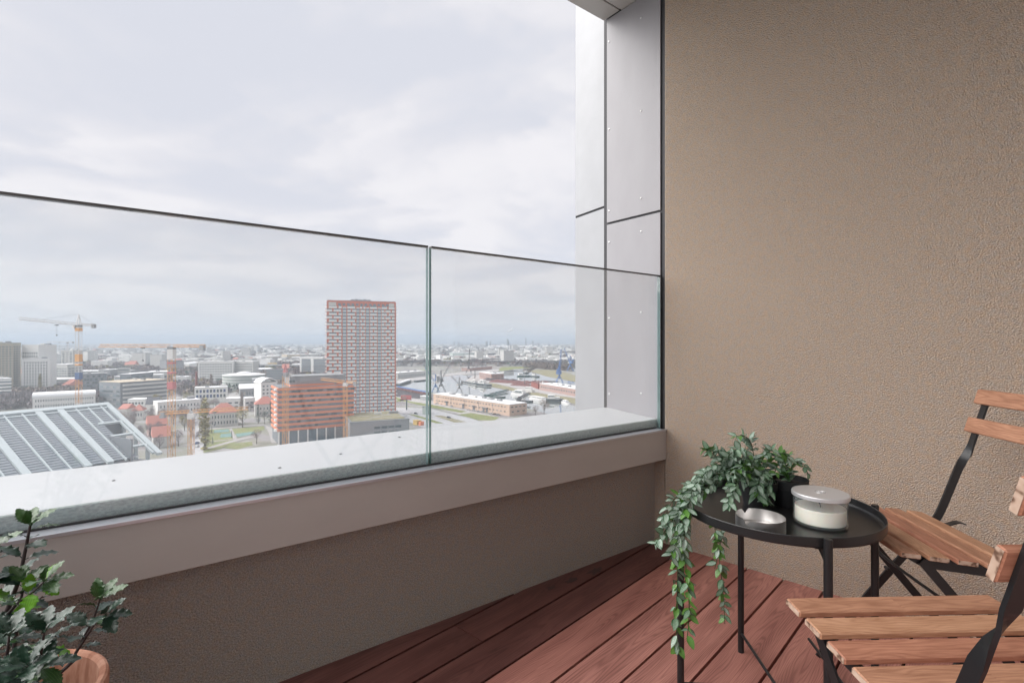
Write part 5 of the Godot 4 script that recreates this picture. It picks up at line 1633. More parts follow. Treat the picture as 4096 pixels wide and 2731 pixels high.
func podium() -> void:
	var t := house("parking_podium", "grey parking podium with a green roof below the tower", Vector3(-105.24, -51.85, -331.00), Vector3(-69.99, -52.18, -347.00), 15.0, 44.0, M.grey_render, M.grey_roof, {"category": "car park"})
	t.position.y = GY
	var w := 37.0
	for r in 3:
		for k in 4:
			bx("opening", t, Vector3(-2.0 + k * 4.6, 4.0 + r * 3.4, 0.02), Vector3(3.9, 1.5, 0.2), M.window_dark)
	bx("green_roof", t, Vector3(-0.5, 15.6, -22), Vector3(w - 2, 0.3, 40), M.dry_grass)
	for e in [[-0.75, 7.0], [0.75, -7.0], [0.62, 8.0]]:
		bx("roof_path", t, Vector3(e[1], 15.8, -22), Vector3(1.0, 0.12, 46.0), M.paving, e[0])

func round_hall() -> void:
	var t := thing("round_hall", "pale green round hall with a shallow white cone roof", "hall", Vector3(-385.63, GY, -706.26) + Vector3(0, 0, -26))
	var st := tool_()
	lathe(st, [Vector2(27, 0), Vector2(27, 20)], 40)
	obj("wall", st, M.pale_green_cladding, t)
	for k in 4:
		var rb := tool_()
		lathe(rb, [Vector2(27.0, 3.0 + k * 4.2), Vector2(27.4, 3.0 + k * 4.2), Vector2(27.4, 4.2 + k * 4.2), Vector2(27.0, 4.2 + k * 4.2)], 40)
		obj("cladding_band", rb, M.white_render, t)
	var rf := tool_()
	lathe(rf, [Vector2(27.8, 19.6), Vector2(27.8, 20.8), Vector2(8, 23.0), Vector2(8, 24.0), Vector2(0.1, 25.2)], 40)
	obj("roof", rf, M.light_roof, t)

# the large hall whose ribbed roof slopes down towards the harbour
func sloped_roof_hall() -> void:
	var r1 := Vector3(-204.0, 0.91 - 32.0, -258.0)
	var e1 := Vector3(-0.447, 0, 0.894)
	var e2 := Vector3(0.894, -0.45, 0.447).normalized()
	var nn := e2.cross(e1).normalized()
	if nn.y < 0:
		nn = -nn
	var bas := Basis(e1, nn, e2)
	var len := 49.3
	var t := thing("sloped_roof_hall", "big hall with ribbed grey roof sloping between pale beams", "hall", r1)
	var panel_m := smat("roof_panel", lin(0.25, 0.28, 0.31), 0.5, 0.1)
	var beam_m := smat("roof_beam", lin(0.50, 0.56, 0.58), 0.6)
	var wide := [[0.9, 2.2], [20.6, 2.5], [28.6, 2.5], [47.8, 2.6], [66.0, 2.4]]
	var thin := [4.4, 9.7, 14.6, 34.4, 40.4, 54.0, 60.0]
	for b in wide:
		put("beam", bmesh_box(Vector3(b[1], 1.3, len)), beam_m, t, Transform3D(bas, e1 * b[0] + e2 * len / 2))
	for x in thin:
		var l := len if x > 12.0 else 17.0
		put("rib", bmesh_box(Vector3(0.55, 0.9, l)), beam_m, t, Transform3D(bas, e1 * x + e2 * l / 2))
	put("ridge_beam", bmesh_box(Vector3(68.0, 1.4, 2.4)), beam_m, t, Transform3D(bas, e1 * 34.0 - e2 * 0.4 + nn * 0.05))
	put("gutter", bmesh_box(Vector3(68.0, 0.7, 0.8)), beam_m, t, Transform3D(bas, e1 * 34.0 + e2 * 2.6 - nn * 0.1))
	# corrugated sheets between the beams
	var edges := [2.0, 4.4, 9.7, 14.6, 19.3, 21.9, 27.3, 29.9, 34.4, 40.4, 46.5, 49.1, 54.0, 60.0, 64.8]
	for k in edges.size() - 1:
		if k == 4 or k == 6 or k == 10:
			pass
		var x0: float = edges[k] + 0.3
		var x1: float = edges[k + 1] - 0.3
		var l := len - 1.2 if x0 > 9.9 else 16.6
		var st := tool_()
		var rows := int(l / 0.95)
		for r in rows:
			box(st, Transform3D(bas, e1 * (x0 + x1) / 2 + e2 * (1.2 + (r + 0.5) * (l - 1.2) / rows) - nn * (0.42 if r % 2 == 0 else 0.26)), Vector3(x1 - x0, 0.3, (l - 1.2) / rows * (1.0 if r % 2 == 0 else 0.62)))
		obj("roof_sheet", st, panel_m, t)
	# open corner: cross beams, a floor with columns below
	for y in [17.2, 29.0, 40.0]:
		put("cross_beam", bmesh_box(Vector3(11.0, 1.0, 1.1)), beam_m, t, Transform3D(bas, e1 * 6.4 + e2 * y - nn * 0.1))
	put("edge_beam", bmesh_box(Vector3(0.8, 1.0, 30.0)), beam_m, t, Transform3D(bas, e1 * 3.0 + e2 * 33.0))
	var floor_y := -17.0
	put("terrace_floor", bmesh_box(Vector3(14.0, 0.6, 36.0)), M.grey_render, t, Transform3D(Basis(e1, Vector3.UP, e2.slide(Vector3.UP).normalized()), e1 * 6.5 + e2.slide(Vector3.UP) * 30.0 + Vector3.UP * (floor_y - 8)))
	for y in [17.5, 29.0, 40.0]:
		for x in [1.5, 11.0]:
			var p: Vector3 = e1 * x + e2 * y
			bx("column", t, Vector3(p.x, (p.y + floor_y - 8.0) / 2, p.z), Vector3(1.3, p.y - (floor_y - 8.0) - 0.6, 1.3), beam_m, turn_of(Vector3.ZERO, e1))
	put("inner_wall", bmesh_box(Vector3(0.6, 22.0, 30.0)), M.dark_cladding, t, Transform3D(Basis(e1, Vector3.UP, e2.slide(Vector3.UP).normalized()), e1 * 12.4 + e2.slide(Vector3.UP).normalized() * 30.0 + Vector3.UP * (floor_y - 5.5)))
	for k in 4:
		bx("lamp_row", t, e1 * 8.0 + e2.slide(Vector3.UP).normalized() * (20.0 + k * 6.0) + Vector3.UP * (floor_y - 4.0), Vector3(4.0, 0.4, 0.8), M.light_roof, turn_of(Vector3.ZERO, e1))
	# the body under the roof
	var body := tool_()
	var fl := e2.slide(Vector3.UP).length()
	prism(body, PackedVector2Array([Vector2(0.3, -1.2), Vector2(len * fl - 0.6, e2.y * len - 1.2), Vector2(len * fl - 0.6, GY - r1.y), Vector2(0.3, GY - r1.y)]), 12.8, 67.0, Transform3D(Basis(e2.slide(Vector3.UP).normalized(), Vector3.UP, e1), Vector3.ZERO))
	obj("body", body, M.grey_render, t)
	var back := tool_()
	prism(back, PackedVector2Array([Vector2(0.3, -1.2), Vector2(15.0, e2.y / fl * 15.0 - 1.2), Vector2(15.0, GY - r1.y), Vector2(0.3, GY - r1.y)]), 0.2, 12.6, Transform3D(Basis(e2.slide(Vector3.UP).normalized(), Vector3.UP, e1), Vector3.ZERO))
	obj("body", back, M.dark_cladding, t)

func build_cranes() -> void:
	var o: StandardMaterial3D = M.crane_orange
	var w: StandardMaterial3D = M.crane_white
	tower_crane("tallest tower crane with white upper mast rising above the horizon", Vector3(-289.5, GY, -340.0), 79.3, Vector3(0.02, 0, 1), 42.0, 14.0, 6.8, 2.0, w, w, [[76.0, 2.2, M.crane_orange], [57.0, 5.0, o], [52.5, 1.0, o], [45.0, 4.5, M.blue_cladding], [36.0, 18.0, o], [16.0, 20.0, o]], 2.4)
	tower_crane("tower crane with level jib along the horizon and orange mast", Vector3(-173.89, -67.09, -260.00) * Vector3(1, 0, 1) + Vector3(0, GY, 0), 65.6, Vector3(-1, 0, 0.03), 36.0, 17.0, 0.0, 0.0, o, o, [[61.5, 5.0, w], [57.0, 0.8, M.crane_red], [52.0, 0.8, M.crane_red], [45.5, 3.5, M.crane_red]], 2.4)
	tower_crane("low orange tower crane with white cab among bare trees", Vector3(-157.69, -64.47, -250.00) * Vector3(1, 0, 1) + Vector3(0, GY, 0), 33.5, Vector3(0.87, 0, -0.5), 25.0, 13.0, 0.0, 0.0, o, o, [[31.5, 3.0, w]], 1.9)
	tower_crane("orange tower crane with red pointed head before the orange office", Vector3(-141.61, -60.52, -318.00) * Vector3(1, 0, 1) + Vector3(0, GY, 0), 48.4, Vector3(-0.46, 0, -1), 26.0, 8.0, 5.6, 0.0, o, M.crane_red, [], 2.6)
	tower_crane("orange tower crane with white counterweight at the orange office corner", Vector3(-108.68, -60.38, -332.00) * Vector3(1, 0, 1) + Vector3(0, GY, 0), 41.5, Vector3(-26, 0, -10), 20.0, 9.0, 0.0, 1.5, o, o, [[40.0, 2.2, w]], 2.2)
	tower_crane("faint grey tower crane far beyond the white tower", Vector3(-768.68, -62.27, -880.00) * Vector3(1, 0, 1) + Vector3(0, GY, 0), 67.0, Vector3(-1, 0, 0.2), 30.0, 10.0, 0.0, 0.0, w, w, [], 2.0)

func build_harbour() -> void:
	rng.seed = 1200
	# pink warehouse on the near quay
	var a: Vector3 = Vector3(-86.54, GY, -560.49)
	var b: Vector3 = Vector3(-2.36, GY, -463.60)
	var wh := house("pink_warehouse", "long salmon pink warehouse with flat white roof along the quay", a, b, 10.3, 21.5, M.pink_render, M.light_roof, {"rows": 1, "cols": 26, "y0": 6.5, "y1": 9.3, "wf": 0.5, "hf": 0.36, "side_cols": 4, "category": "warehouse"})
	var w := Vector2(b.x - a.x, b.z - a.z).length()
	panes(wh, Vector3.ZERO, Vector3.RIGHT, w, 6.0, {"rows": 1, "cols": 22, "y0": 2.2, "y1": 5.0, "wf": 0.4, "hf": 0.4})
	panes(wh, Vector3(w / 2, 0, -10.7), Vector3(0, 0, -1), 21.5, 6.0, {"rows": 1, "cols": 3, "y0": 2.2, "y1": 5.0, "wf": 0.4, "hf": 0.4})
	for x in [-38.0, -8.0, 10.0, 26.0, 31.0]:
		bx("gate", wh, Vector3(x, 2.1, 0.05), Vector3(3.0, 4.2, 0.3), M.dark_cladding)
		bx("canopy", wh, Vector3(x, 4.6, 1.2), Vector3(5.0, 0.3, 2.6), M.grey_roof)
	for x in [-45.0, -22.0, 22.0]:
		bx("roof_box", wh, Vector3(x, 11.3, -12.0), Vector3(6.0, 1.8, 5.0), M.grey_render)
	for x in [-55.0, -30.0, -5.0, 18.0, 40.0]:
		bx("downpipe", wh, Vector3(x, 5.1, 0.1), Vector3(0.25, 10.2, 0.25), M.grey_roof)
	# cars in front of it
	var names := ["white car parked near the warehouse's far end", "red car parked beside the warehouse's loading gate", "white car parked alone before the warehouse middle", "first white car in the row of four by the warehouse", "second white car in the row of four by the warehouse", "third white car in the row of four by the warehouse", "fourth white car in the row of four by the warehouse", "white car nearest the warehouse corner", "dark car parked beside the blue warehouse door", "silver car parked at the warehouse corner"]
	var spots := [Vector3(-81.33, GY, -553.63), Vector3(-74.20, GY, -548.60), Vector3(-62.21, GY, -532.47), Vector3(-42.70, GY, -502.88), Vector3(-37.48, GY, -498.73), Vector3(-32.35, GY, -491.95), Vector3(-28.31, GY, -489.29), Vector3(-19.43, GY, -476.41), Vector3(-15.74, GY, -473.30), Vector3(-12.55, GY, -470.23)]
	var cm := [M.car_white, M.car_red, M.car_white, M.car_white, M.car_white, M.car_white, M.car_white, M.car_white, M.car_dark, M.car_silver]
	for k in spots.size():
		car(names[k], spots[k], turn_of(a, b) + 0.9, cm[k], "cars parked at the warehouse")
	var rd := turn_of(Vector3(-102.95, GY, -497.36), Vector3(-28.82, GY, -412.38))
	var moving := [["white van driving left of the billboard road", Vector3(-95.30, GY, -458.32), M.car_white], ["dark car driving on the wide road beside the joint", Vector3(-90.35, GY, -477.67), M.car_dark], ["dark car driving alone on the wet road below the warehouse", Vector3(-56.28, GY, -452.59), M.car_dark], ["grey car near the podium corner", Vector3(-101.49, GY, -469.01), M.car_silver], ["blue car on the road beside the low crane", Vector3(-209.58, GY, -338.88), M.car_blue], ["white car behind the blue car beside the low crane", Vector3(-202.99, GY, -327.91), M.car_white], ["dark car at the street end by the grove", Vector3(-226.08, GY, -366.77), M.car_dark]]
	for k in moving.size():
		car(moving[k][0], moving[k][1], rd if k < 4 else PI / 2 + 0.3, moving[k][2], "cars on the streets below")
	# yellow kiosk and billboard
	var ks := house("yellow_kiosk", "yellow and orange kiosk beside the podium", Vector3(-81.02, GY, -417.13), Vector3(-77.02, GY, -413.32), 3.2, 4.0, M.yellow_paint, M.yellow_paint, {"category": "kiosk"})
	bx("orange_wing", ks, Vector3(5.6, 1.6, -2.0), Vector3(2.4, 3.0, 3.4), M.orange_band)
	var bb := thing("billboard", "red billboard on a single dark pole beside the road", "billboard", Vector3(-104.68, GY, -505.69))
	bx("pole", bb, Vector3(0, 5.0, 0), Vector3(1.0, 10.0, 1.0), M.hull_green)
	bx("board", bb, Vector3(-0.5, 12.5, 0), Vector3(10.5, 4.2, 0.8), M.crane_red, -0.1)
	bx("frame", bb, Vector3(-0.5, 10.2, 0.3), Vector3(11.0, 0.4, 1.4), M.iron_dark, -0.1)
	bx("print_band", bb, Vector3(-2.6, 12.7, 0.22), Vector3(4.6, 2.4, 0.9), M.old_pink_render, -0.1)
	house("green_shed", "small grey green shed by the road left of the joint", Vector3(-83.41, GY, -473.92), Vector3(-79.10, GY, -472.07), 7.0, 7.0, M.pale_green_cladding, M.grey_roof, {"category": "shed"})
	house("quay_tank_shed", "low grey tank shed at the edge of the coal yard", Vector3(-107.04, GY, -593.57), Vector3(-97.85, GY, -584.00), 4.5, 6.0, M.grey_render, M.light_roof, {"category": "shed"})
	# blue and rust waggons along the coal yard
	var wa: Vector3 = Vector3(-162.80, GY, -719.85)
	var wb: Vector3 = Vector3(-104.42, GY, -637.47)
	for k in 9:
		var p := wa.lerp(wb, (k + 0.5) / 9.0)
		var t := thing("railway_waggon", "rust red waggon with blue cover, %s from the tower" % ["nearest", "second", "third", "fourth", "fifth", "sixth", "seventh", "eighth", "farthest"][k], "railway waggon", p, turn_of(wa, wb), "waggons beside the coal yard")
		var l := wa.distance_to(wb) / 9.0
		bx("box_body", t, Vector3(0, 2.4, 0), Vector3(l - 1.0, 3.2, 3.0), M.red_heap)
		bx("cover", t, Vector3(0, 4.5, 0), Vector3(l - 0.8, 1.1, 3.2), M.crane_blue)
		bx("bogie", t, Vector3(0, 0.5, 0), Vector3(l - 3.0, 0.8, 2.2), M.iron_dark)
	# quay cranes
	portal_crane("grey portal crane with raised jib at the pink warehouse", Vector3(-94.69, GY, -679.33), 37.0, Vector3(0.55, 0, -1), 24.0, 22.0, M.crane_grey, M.crane_grey)
	portal_crane("blue and white portal crane beside the glass joint", Vector3(-102.66, GY, -683.18), 30.0, Vector3(-0.9, 0, 0.1), 14.0, 18.0, M.crane_blue, M.crane_white)
	portal_crane("small grey portal crane standing alone behind the warehouse roof", Vector3(-69.15, GY, -666.82), 27.0, Vector3(-1, 0, -0.4), 12.0, 9.0, M.crane_grey, M.crane_grey)
	portal_crane("dark portal crane on the far quay of the first basin", Vector3(-93.59, GY, -1097.27), 38.0, Vector3(0.1, 0, -1), 14.0, 34.0, M.iron_dark, M.crane_grey)
	portal_crane("bright blue portal crane by the barges near the white fin", Vector3(74.94, GY, -804.64), 42.0, Vector3(0.25, 0, -0.6), 9.0, 34.0, M.crane_blue, M.crane_blue)
	portal_crane("second blue crane farther off beside the river", Vector3(134.23, GY, -1175.67), 45.0, Vector3(-0.5, 0, -0.4), 16.0, 30.0, M.crane_blue, M.crane_blue)
	portal_crane("faint grey crane on the far quay behind the glass joint", Vector3(-196.81, GY, -1168.08), 24.0, Vector3(0.6, 0, -0.3), 10.0, 18.0, M.crane_grey, M.crane_grey)
	# pier buildings
	house("pier_house", "flat roofed pink house on the pier between the basins", Vector3(-60.75, GY, -945.42), Vector3(-36.37, GY, -891.86), 11.0, 24.0, M.old_pink_render, M.light_roof, {"rows": 2, "cols": 7, "y0": 2.0, "y1": 9.0, "wf": 0.6, "hf": 0.35, "side_cols": 4})
	house("pier_warehouse", "old pink pier warehouse with grey roof and small windows", Vector3(38.69, GY, -715.58), Vector3(79.76, GY, -626.44), 9.0, 26.0, M.old_pink_render, M.light_roof, {"rows": 1, "cols": 15, "y0": 3.0, "y1": 6.5, "wf": 0.45, "hf": 0.6, "category": "warehouse"})
	house("brick_shed", "dark red shed at the head of the pier warehouse", Vector3(29.05, GY, -773.69), Vector3(37.27, GY, -727.08), 7.5, 22.0, M.brick_red, M.red_heap, {"category": "shed"})
	house("quay_shed", "long grey shed with white roof on the far quay", Vector3(-209.83, GY, -933.23), Vector3(-169.47, GY, -1005.83), 10.0, 24.0, M.pale_render, M.light_roof, {"rows": 1, "cols": 12, "y0": 2.0, "y1": 6.0, "wf": 0.4, "hf": 0.6, "category": "warehouse"})
	house("rail_shed", "low grey shed beside the dark quay crane", Vector3(-94.80, GY, -1168.08), Vector3(-48.57, GY, -1248.65), 7.0, 26.0, M.old_pink_render, M.grey_roof, {"category": "warehouse"})
	house("white_logistics_hall", "large pale green logistics hall beyond the viaduct", Vector3(-240.42, GY, -2057.62), Vector3(-141.55, GY, -2081.31), 22.0, 90.0, M.pale_green_cladding, M.light_roof, {"category": "hall"})
	house("white_logistics_hall", "long white roofed hall with dark arches beyond the viaduct", Vector3(-139.17, GY, -2057.62), Vector3(-67.27, GY, -2105.49), 20.0, 90.0, M.dark_cladding, M.light_roof, {"category": "hall"})
	house("yard_hall", "low white roofed shed left beyond the viaduct", Vector3(-333.67, GY, -1905.99), Vector3(-231.15, GY, -1946.99), 9.0, 60.0, M.pale_render, M.light_roof, {"category": "hall"})
	house("yard_hall", "wide white roofed shed behind the truss bridge", Vector3(-51.73, GY, -1810.65), Vector3(54.79, GY, -1847.61), 9.0, 60.0, M.white_render, M.light_roof, {"category": "hall"})
	# viaduct and truss bridge
	var D := 1405.0
	var v := thing("viaduct", "long grey railway viaduct on piers across the harbour", "bridge", Vector3(-175.0, GY, -D))
	bx("deck", v, Vector3(0, 13.0, 0), Vector3(370, 2.4, 9.0), M.iron_dark)
	bx("lower_deck", v, Vector3(0, 4.6, 3.0), Vector3(370, 1.6, 6.0), M.concrete)
	for k in 11:
		bx("pier", v, Vector3(-170 + k * 34, 6.0, 0), Vector3(4.5, 12.0, 6.0), M.grey_render)
	var tb := thing("truss_bridge", "grey steel truss bridge across the channel mouth", "bridge", Vector3(10.0, GY, -D))
	var ts := tool_()
	for z in [-4.5, 4.5]:
		for k in 18:
			var x0 := -2.0 + k * 11.0
			rod(ts, Vector3(x0, 4.0, z), Vector3(x0 + 5.5, 14.5, z), 0.55)
			rod(ts, Vector3(x0 + 5.5, 14.5, z), Vector3(x0 + 11.0, 4.0, z), 0.55)
	obj("truss_web", ts, M.crane_grey, tb)
	bx("upper_chord", tb, Vector3(97, 14.8, 0), Vector3(200, 1.6, 10.0), M.crane_grey)
	bx("lower_chord", tb, Vector3(97, 3.2, 0), Vector3(200, 2.6, 10.0), M.crane_grey)
	for k in 3:
		bx("pier", tb, Vector3(-1 + k * 98, 1.0, 0), Vector3(6.0, 6.0, 10.0), M.grey_render)
	# lamp masts
	for e in [[Vector3(19.52, GY, -782.05), 42.0, "tall lattice light mast on the pier between barges"], [Vector3(-164.22, GY, -1351.18), 22.0, "thin white light mast by the viaduct behind the quay"], [Vector3(-53.07, GY, -1351.18), 24.0, "thin white light mast at the viaduct's end"]]:
		var lm := thing("light_mast", e[2], "light mast", e[0], 0, "light masts in the harbour")
		var ls := tool_()
		tube(ls, [Vector3.ZERO, Vector3.UP * e[1]], [0.7, 0.4], 6)
		obj("pole", ls, M.crane_grey, lm)
		bx("lamp_head", lm, Vector3.UP * e[1], Vector3(3.0, 0.8, 1.0), M.crane_grey)
	# vessels
	boat("barge", "long covered barge with white roof at the left quay", Vector3(-177.42, GY, -787.15), Vector3(-173.13, GY, -866.25), 9.0, 2.2, M.hull_dark, {"cabins": [[0.05, 0.8, 1.6, M.light_roof]], "category": "barge"})
	boat("barge", "low dark barge moored along the far quay", Vector3(-165.48, GY, -866.25), Vector3(-148.60, GY, -891.86), 7.0, 1.8, M.hull_dark, {"category": "barge"})
	boat("ship", "white working ship moored at the tip of the pier", Vector3(-53.26, GY, -794.05), Vector3(-31.20, GY, -768.76), 9.0, 3.4, M.hull_dark, {"cabins": [[-0.15, 0.4, 3.0, M.white_render], [-0.1, 0.2, 5.6, M.white_render]], "category": "ship", "mast": 8.0})
	boat("ship", "second white working ship left of the pier tip ship", Vector3(-82.07, GY, -849.98), Vector3(-52.86, GY, -799.31), 8.0, 2.6, M.hull_dark, {"cabins": [[0.12, 0.35, 2.6, M.pale_render], [0.3, 0.12, 4.6, M.white_render]], "category": "ship", "mast": 7.0})
	boat("passenger_ship", "long white passenger ship beside the grass bank", Vector3(0.97, GY, -654.76), Vector3(18.90, GY, -637.47), 9.0, 2.2, M.hull_white, {"cabins": [[-0.05, 0.75, 2.6, M.white_render], [0.0, 0.5, 4.6, M.white_render]], "category": "ship"})
	boat("yacht", "white motor yacht laid up on the grass bank", Vector3(16.41, GY, -683.18), Vector3(30.30, GY, -678.06), 8.0, 4.0, M.hull_white, {"cabins": [[-0.1, 0.55, 2.8, M.white_render]], "deck": M.hull_white})
	boat("passenger_ship", "white river cruise boat low on the right", Vector3(23.45, GY, -600.46), Vector3(38.21, GY, -576.56), 9.0, 2.0, M.hull_white, {"cabins": [[-0.05, 0.8, 2.4, M.white_render]], "category": "ship", "deck": M.hull_white})
	boat("ship", "dark hulled ship with white decks behind the cruise boat", Vector3(39.07, GY, -581.19), Vector3(58.43, GY, -578.40), 9.0, 3.0, M.hull_dark, {"cabins": [[-0.2, 0.4, 4.6, M.white_render], [0.15, 0.25, 2.2, M.white_render]], "category": "ship"})
	boat("yacht", "small white boat near the white fin edge", Vector3(56.80, GY, -567.52), Vector3(62.31, GY, -550.27), 5.0, 1.6, M.hull_white, {"cabins": [[-0.1, 0.5, 1.8, M.light_roof]]})
	boat("workboat", "green work pontoon with a small jib behind the warehouse", Vector3(-22.14, GY, -613.69), Vector3(-7.81, GY, -620.00), 7.0, 1.4, M.hull_green, {"category": "pontoon"})
	boat("workboat", "rusty crane pontoon beside the warehouse roof corner", Vector3(5.17, GY, -574.73), Vector3(23.98, GY, -572.91), 8.0, 1.6, M.hull_dark, {"cabins": [[-0.32, 0.2, 4.0, M.red_heap]], "category": "pontoon"})
	boat("pusher_boat", "dark pusher boat out in the far channel", Vector3(10.39, GY, -989.33), Vector3(36.97, GY, -994.77), 9.0, 2.2, M.hull_green, {"cabins": [[-0.25, 0.3, 4.0, M.white_render]]})
	boat("pusher_boat", "tug ahead of the pusher in the far channel", Vector3(37.24, GY, -992.04), Vector3(52.27, GY, -973.38), 8.0, 2.2, M.hull_dark, {"cabins": [[-0.1, 0.3, 4.0, M.white_render]]})
	boat("pusher_boat", "small tug behind the tall light mast", Vector3(25.23, GY, -1084.13), Vector3(35.62, GY, -1090.67), 7.0, 2.0, M.hull_dark, {"cabins": [[-0.1, 0.4, 4.0, M.white_render]]})
	var bn := ["empty dark barge nearest the pier in the raft", "empty dark barge in the middle of the raft", "empty dark barge outermost in the raft"]
	for k in 3:
		boat("barge", bn[k], Vector3(32.43, GY, -830.48) + Vector3(2.0 * k, 0, -13.0 * k), Vector3(71.79, GY, -808.23) + Vector3(2.0 * k, 0, -13.0 * k), 10.5, 2.6, M.hull_dark, {"category": "barge", "deck": M.iron_dark})
	boat("barge", "dark barge below the bright blue crane", Vector3(79.74, GY, -782.05), Vector3(92.43, GY, -765.51), 9.0, 3.0, M.hull_dark, {"category": "barge", "deck": M.iron_dark})
	# floating conveyors with slanting arms
	for e in [[Vector3(-27.30, -65.56, -640.00), Vector3(-5.46, -64.92, -690.00), "green slanting loading conveyor over the near basin", M.hull_green], [Vector3(7.14, -61.98, -560.00), Vector3(20.82, -58.70, -590.00), "dark slanting loading conveyor behind the warehouse corner", M.iron_dark]]:
		var t := thing("loading_conveyor", e[2], "conveyor", Vector3(e[0].x, GY, e[0].z), 0, "loading conveyors in the basin")
		var s := tool_()
		lattice(s, e[0] - t.position, e[1] - t.position, 2.0, 0.3)
		obj("boom", s, e[3], t)
		var hgt: float = e[0].y - GY
		bx("tower", t, Vector3(0, hgt / 2, 0), Vector3(5.0, hgt, 5.0), e[3])
		bx("float", t, Vector3(0, 0.6, 0), Vector3(16.0, 1.4, 8.0), e[3])
	# refinery on the horizon
	var st_n := ["refinery stack leftmost beyond the joint", "refinery stack second beyond the joint", "thick refinery column left of the grey column", "thick grey refinery column", "thin refinery stack right of the thick grey column", "refinery stack trailing white steam", "short refinery stack beside the steaming one", "tallest thin refinery stack", "refinery stack right of the tallest one", "low refinery stack near the white fin"]
	var st_d := [[825, 435, 4.0], [876, 437, 4.0], [1005, 455, 14.0], [1166, 432, 11.0], [1205, 428, 5.5], [1385, 405, 9.0], [1399, 420, 4.0], [1577, 394, 5.0], [1651, 424, 5.0], [1711, 446, 4.0]]
	for k in st_d.size():
		var e: Array = st_d[k]
		var x: float = (861.3 + e[0] / 4.5507 - 1176.0) / 1170.0 * 5600.0
		var top: float = 0.91 - (689.06 + e[1] / 4.5507 - 784.0) / 1170.0 * 5600.0
		var t := thing("refinery_stack", st_n[k], "chimney", Vector3(x, GY, -5600.0), 0, "refinery stacks")
		var s := tool_()
		tube(s, [Vector3.ZERO, Vector3.UP * (top - GY)], [e[2] * 1.25, e[2]], 8)
		obj("shaft", s, M.crane_grey, t)
	var pf := tool_()
	for k in 7:
		var r := 6.0 + k * 1.4
		lathe(pf, [Vector2(0.1, -r * 0.8), Vector2(r * 0.8, -r * 0.5), Vector2(r, 0), Vector2(r * 0.7, r * 0.55), Vector2(0.1, r * 0.8)], 10, Vector3(k * 9.0, 6.0 + k * 6.0 + (k % 2) * 5.0, 0))
	obj("steam", pf, M.hull_white, self, xf_at(Vector3((1165.6 - 1176) / 1170.0 * 5600, 94.0, -5600))).set_meta("kind", "stuff")
	for k in 22:
		var x := 1155 + k * 31.5 + rng.randf_range(-7, 7)
		var r := rng.randf_range(12, 26)
		var t := thing("storage_tank", "white refinery storage tank near the horizon", "storage tank", Vector3((861.3 + x / 4.5507 - 1176.0) / 1170.0 * 5100.0, GY, -5100.0 - rng.randf_range(0, 300)), 0, "white refinery tanks")
		var s := tool_()
		lathe(s, [Vector2(r, 0), Vector2(r, r * 0.8), Vector2(r * 0.6, r * 1.15), Vector2(0.1, r * 1.25)], 14)
		obj("shell", s, M.hull_white, t)

# tells far buildings apart by their size and by the landmark they stand behind
func placed_label(what: String, px: float, D: float, w: float, h: float) -> String:
	var marks := [[-0.86, "behind the dotted white tower"], [-0.76, "beyond the tallest tower crane"], [-0.66, "beyond the level crane jib"], [-0.57, "above the long white roofed hall"], [-0.48, "beyond the windowed white slab"], [-0.37, "beyond the round hall"], [-0.28, "behind the twin apartment slab"], [-0.15, "beyond the viaduct near the joint"], [-0.05, "beyond the dark quay crane"], [9.0, "beyond the truss bridge"]]
	var where := ""
	for m in marks:
		if px < m[0]:
			where = m[1]
			break
	var far := "" if D < 1300 else (" midway to horizon" if D < 2600 else " near the horizon")
	var size := "long " if w > 55 else ("tall " if h > 30 else ("small " if w < 20 else ("low " if h < 12 else "")))
	return size + what.replace("distant ", "").replace(" among bare trees", "") + " " + where + far

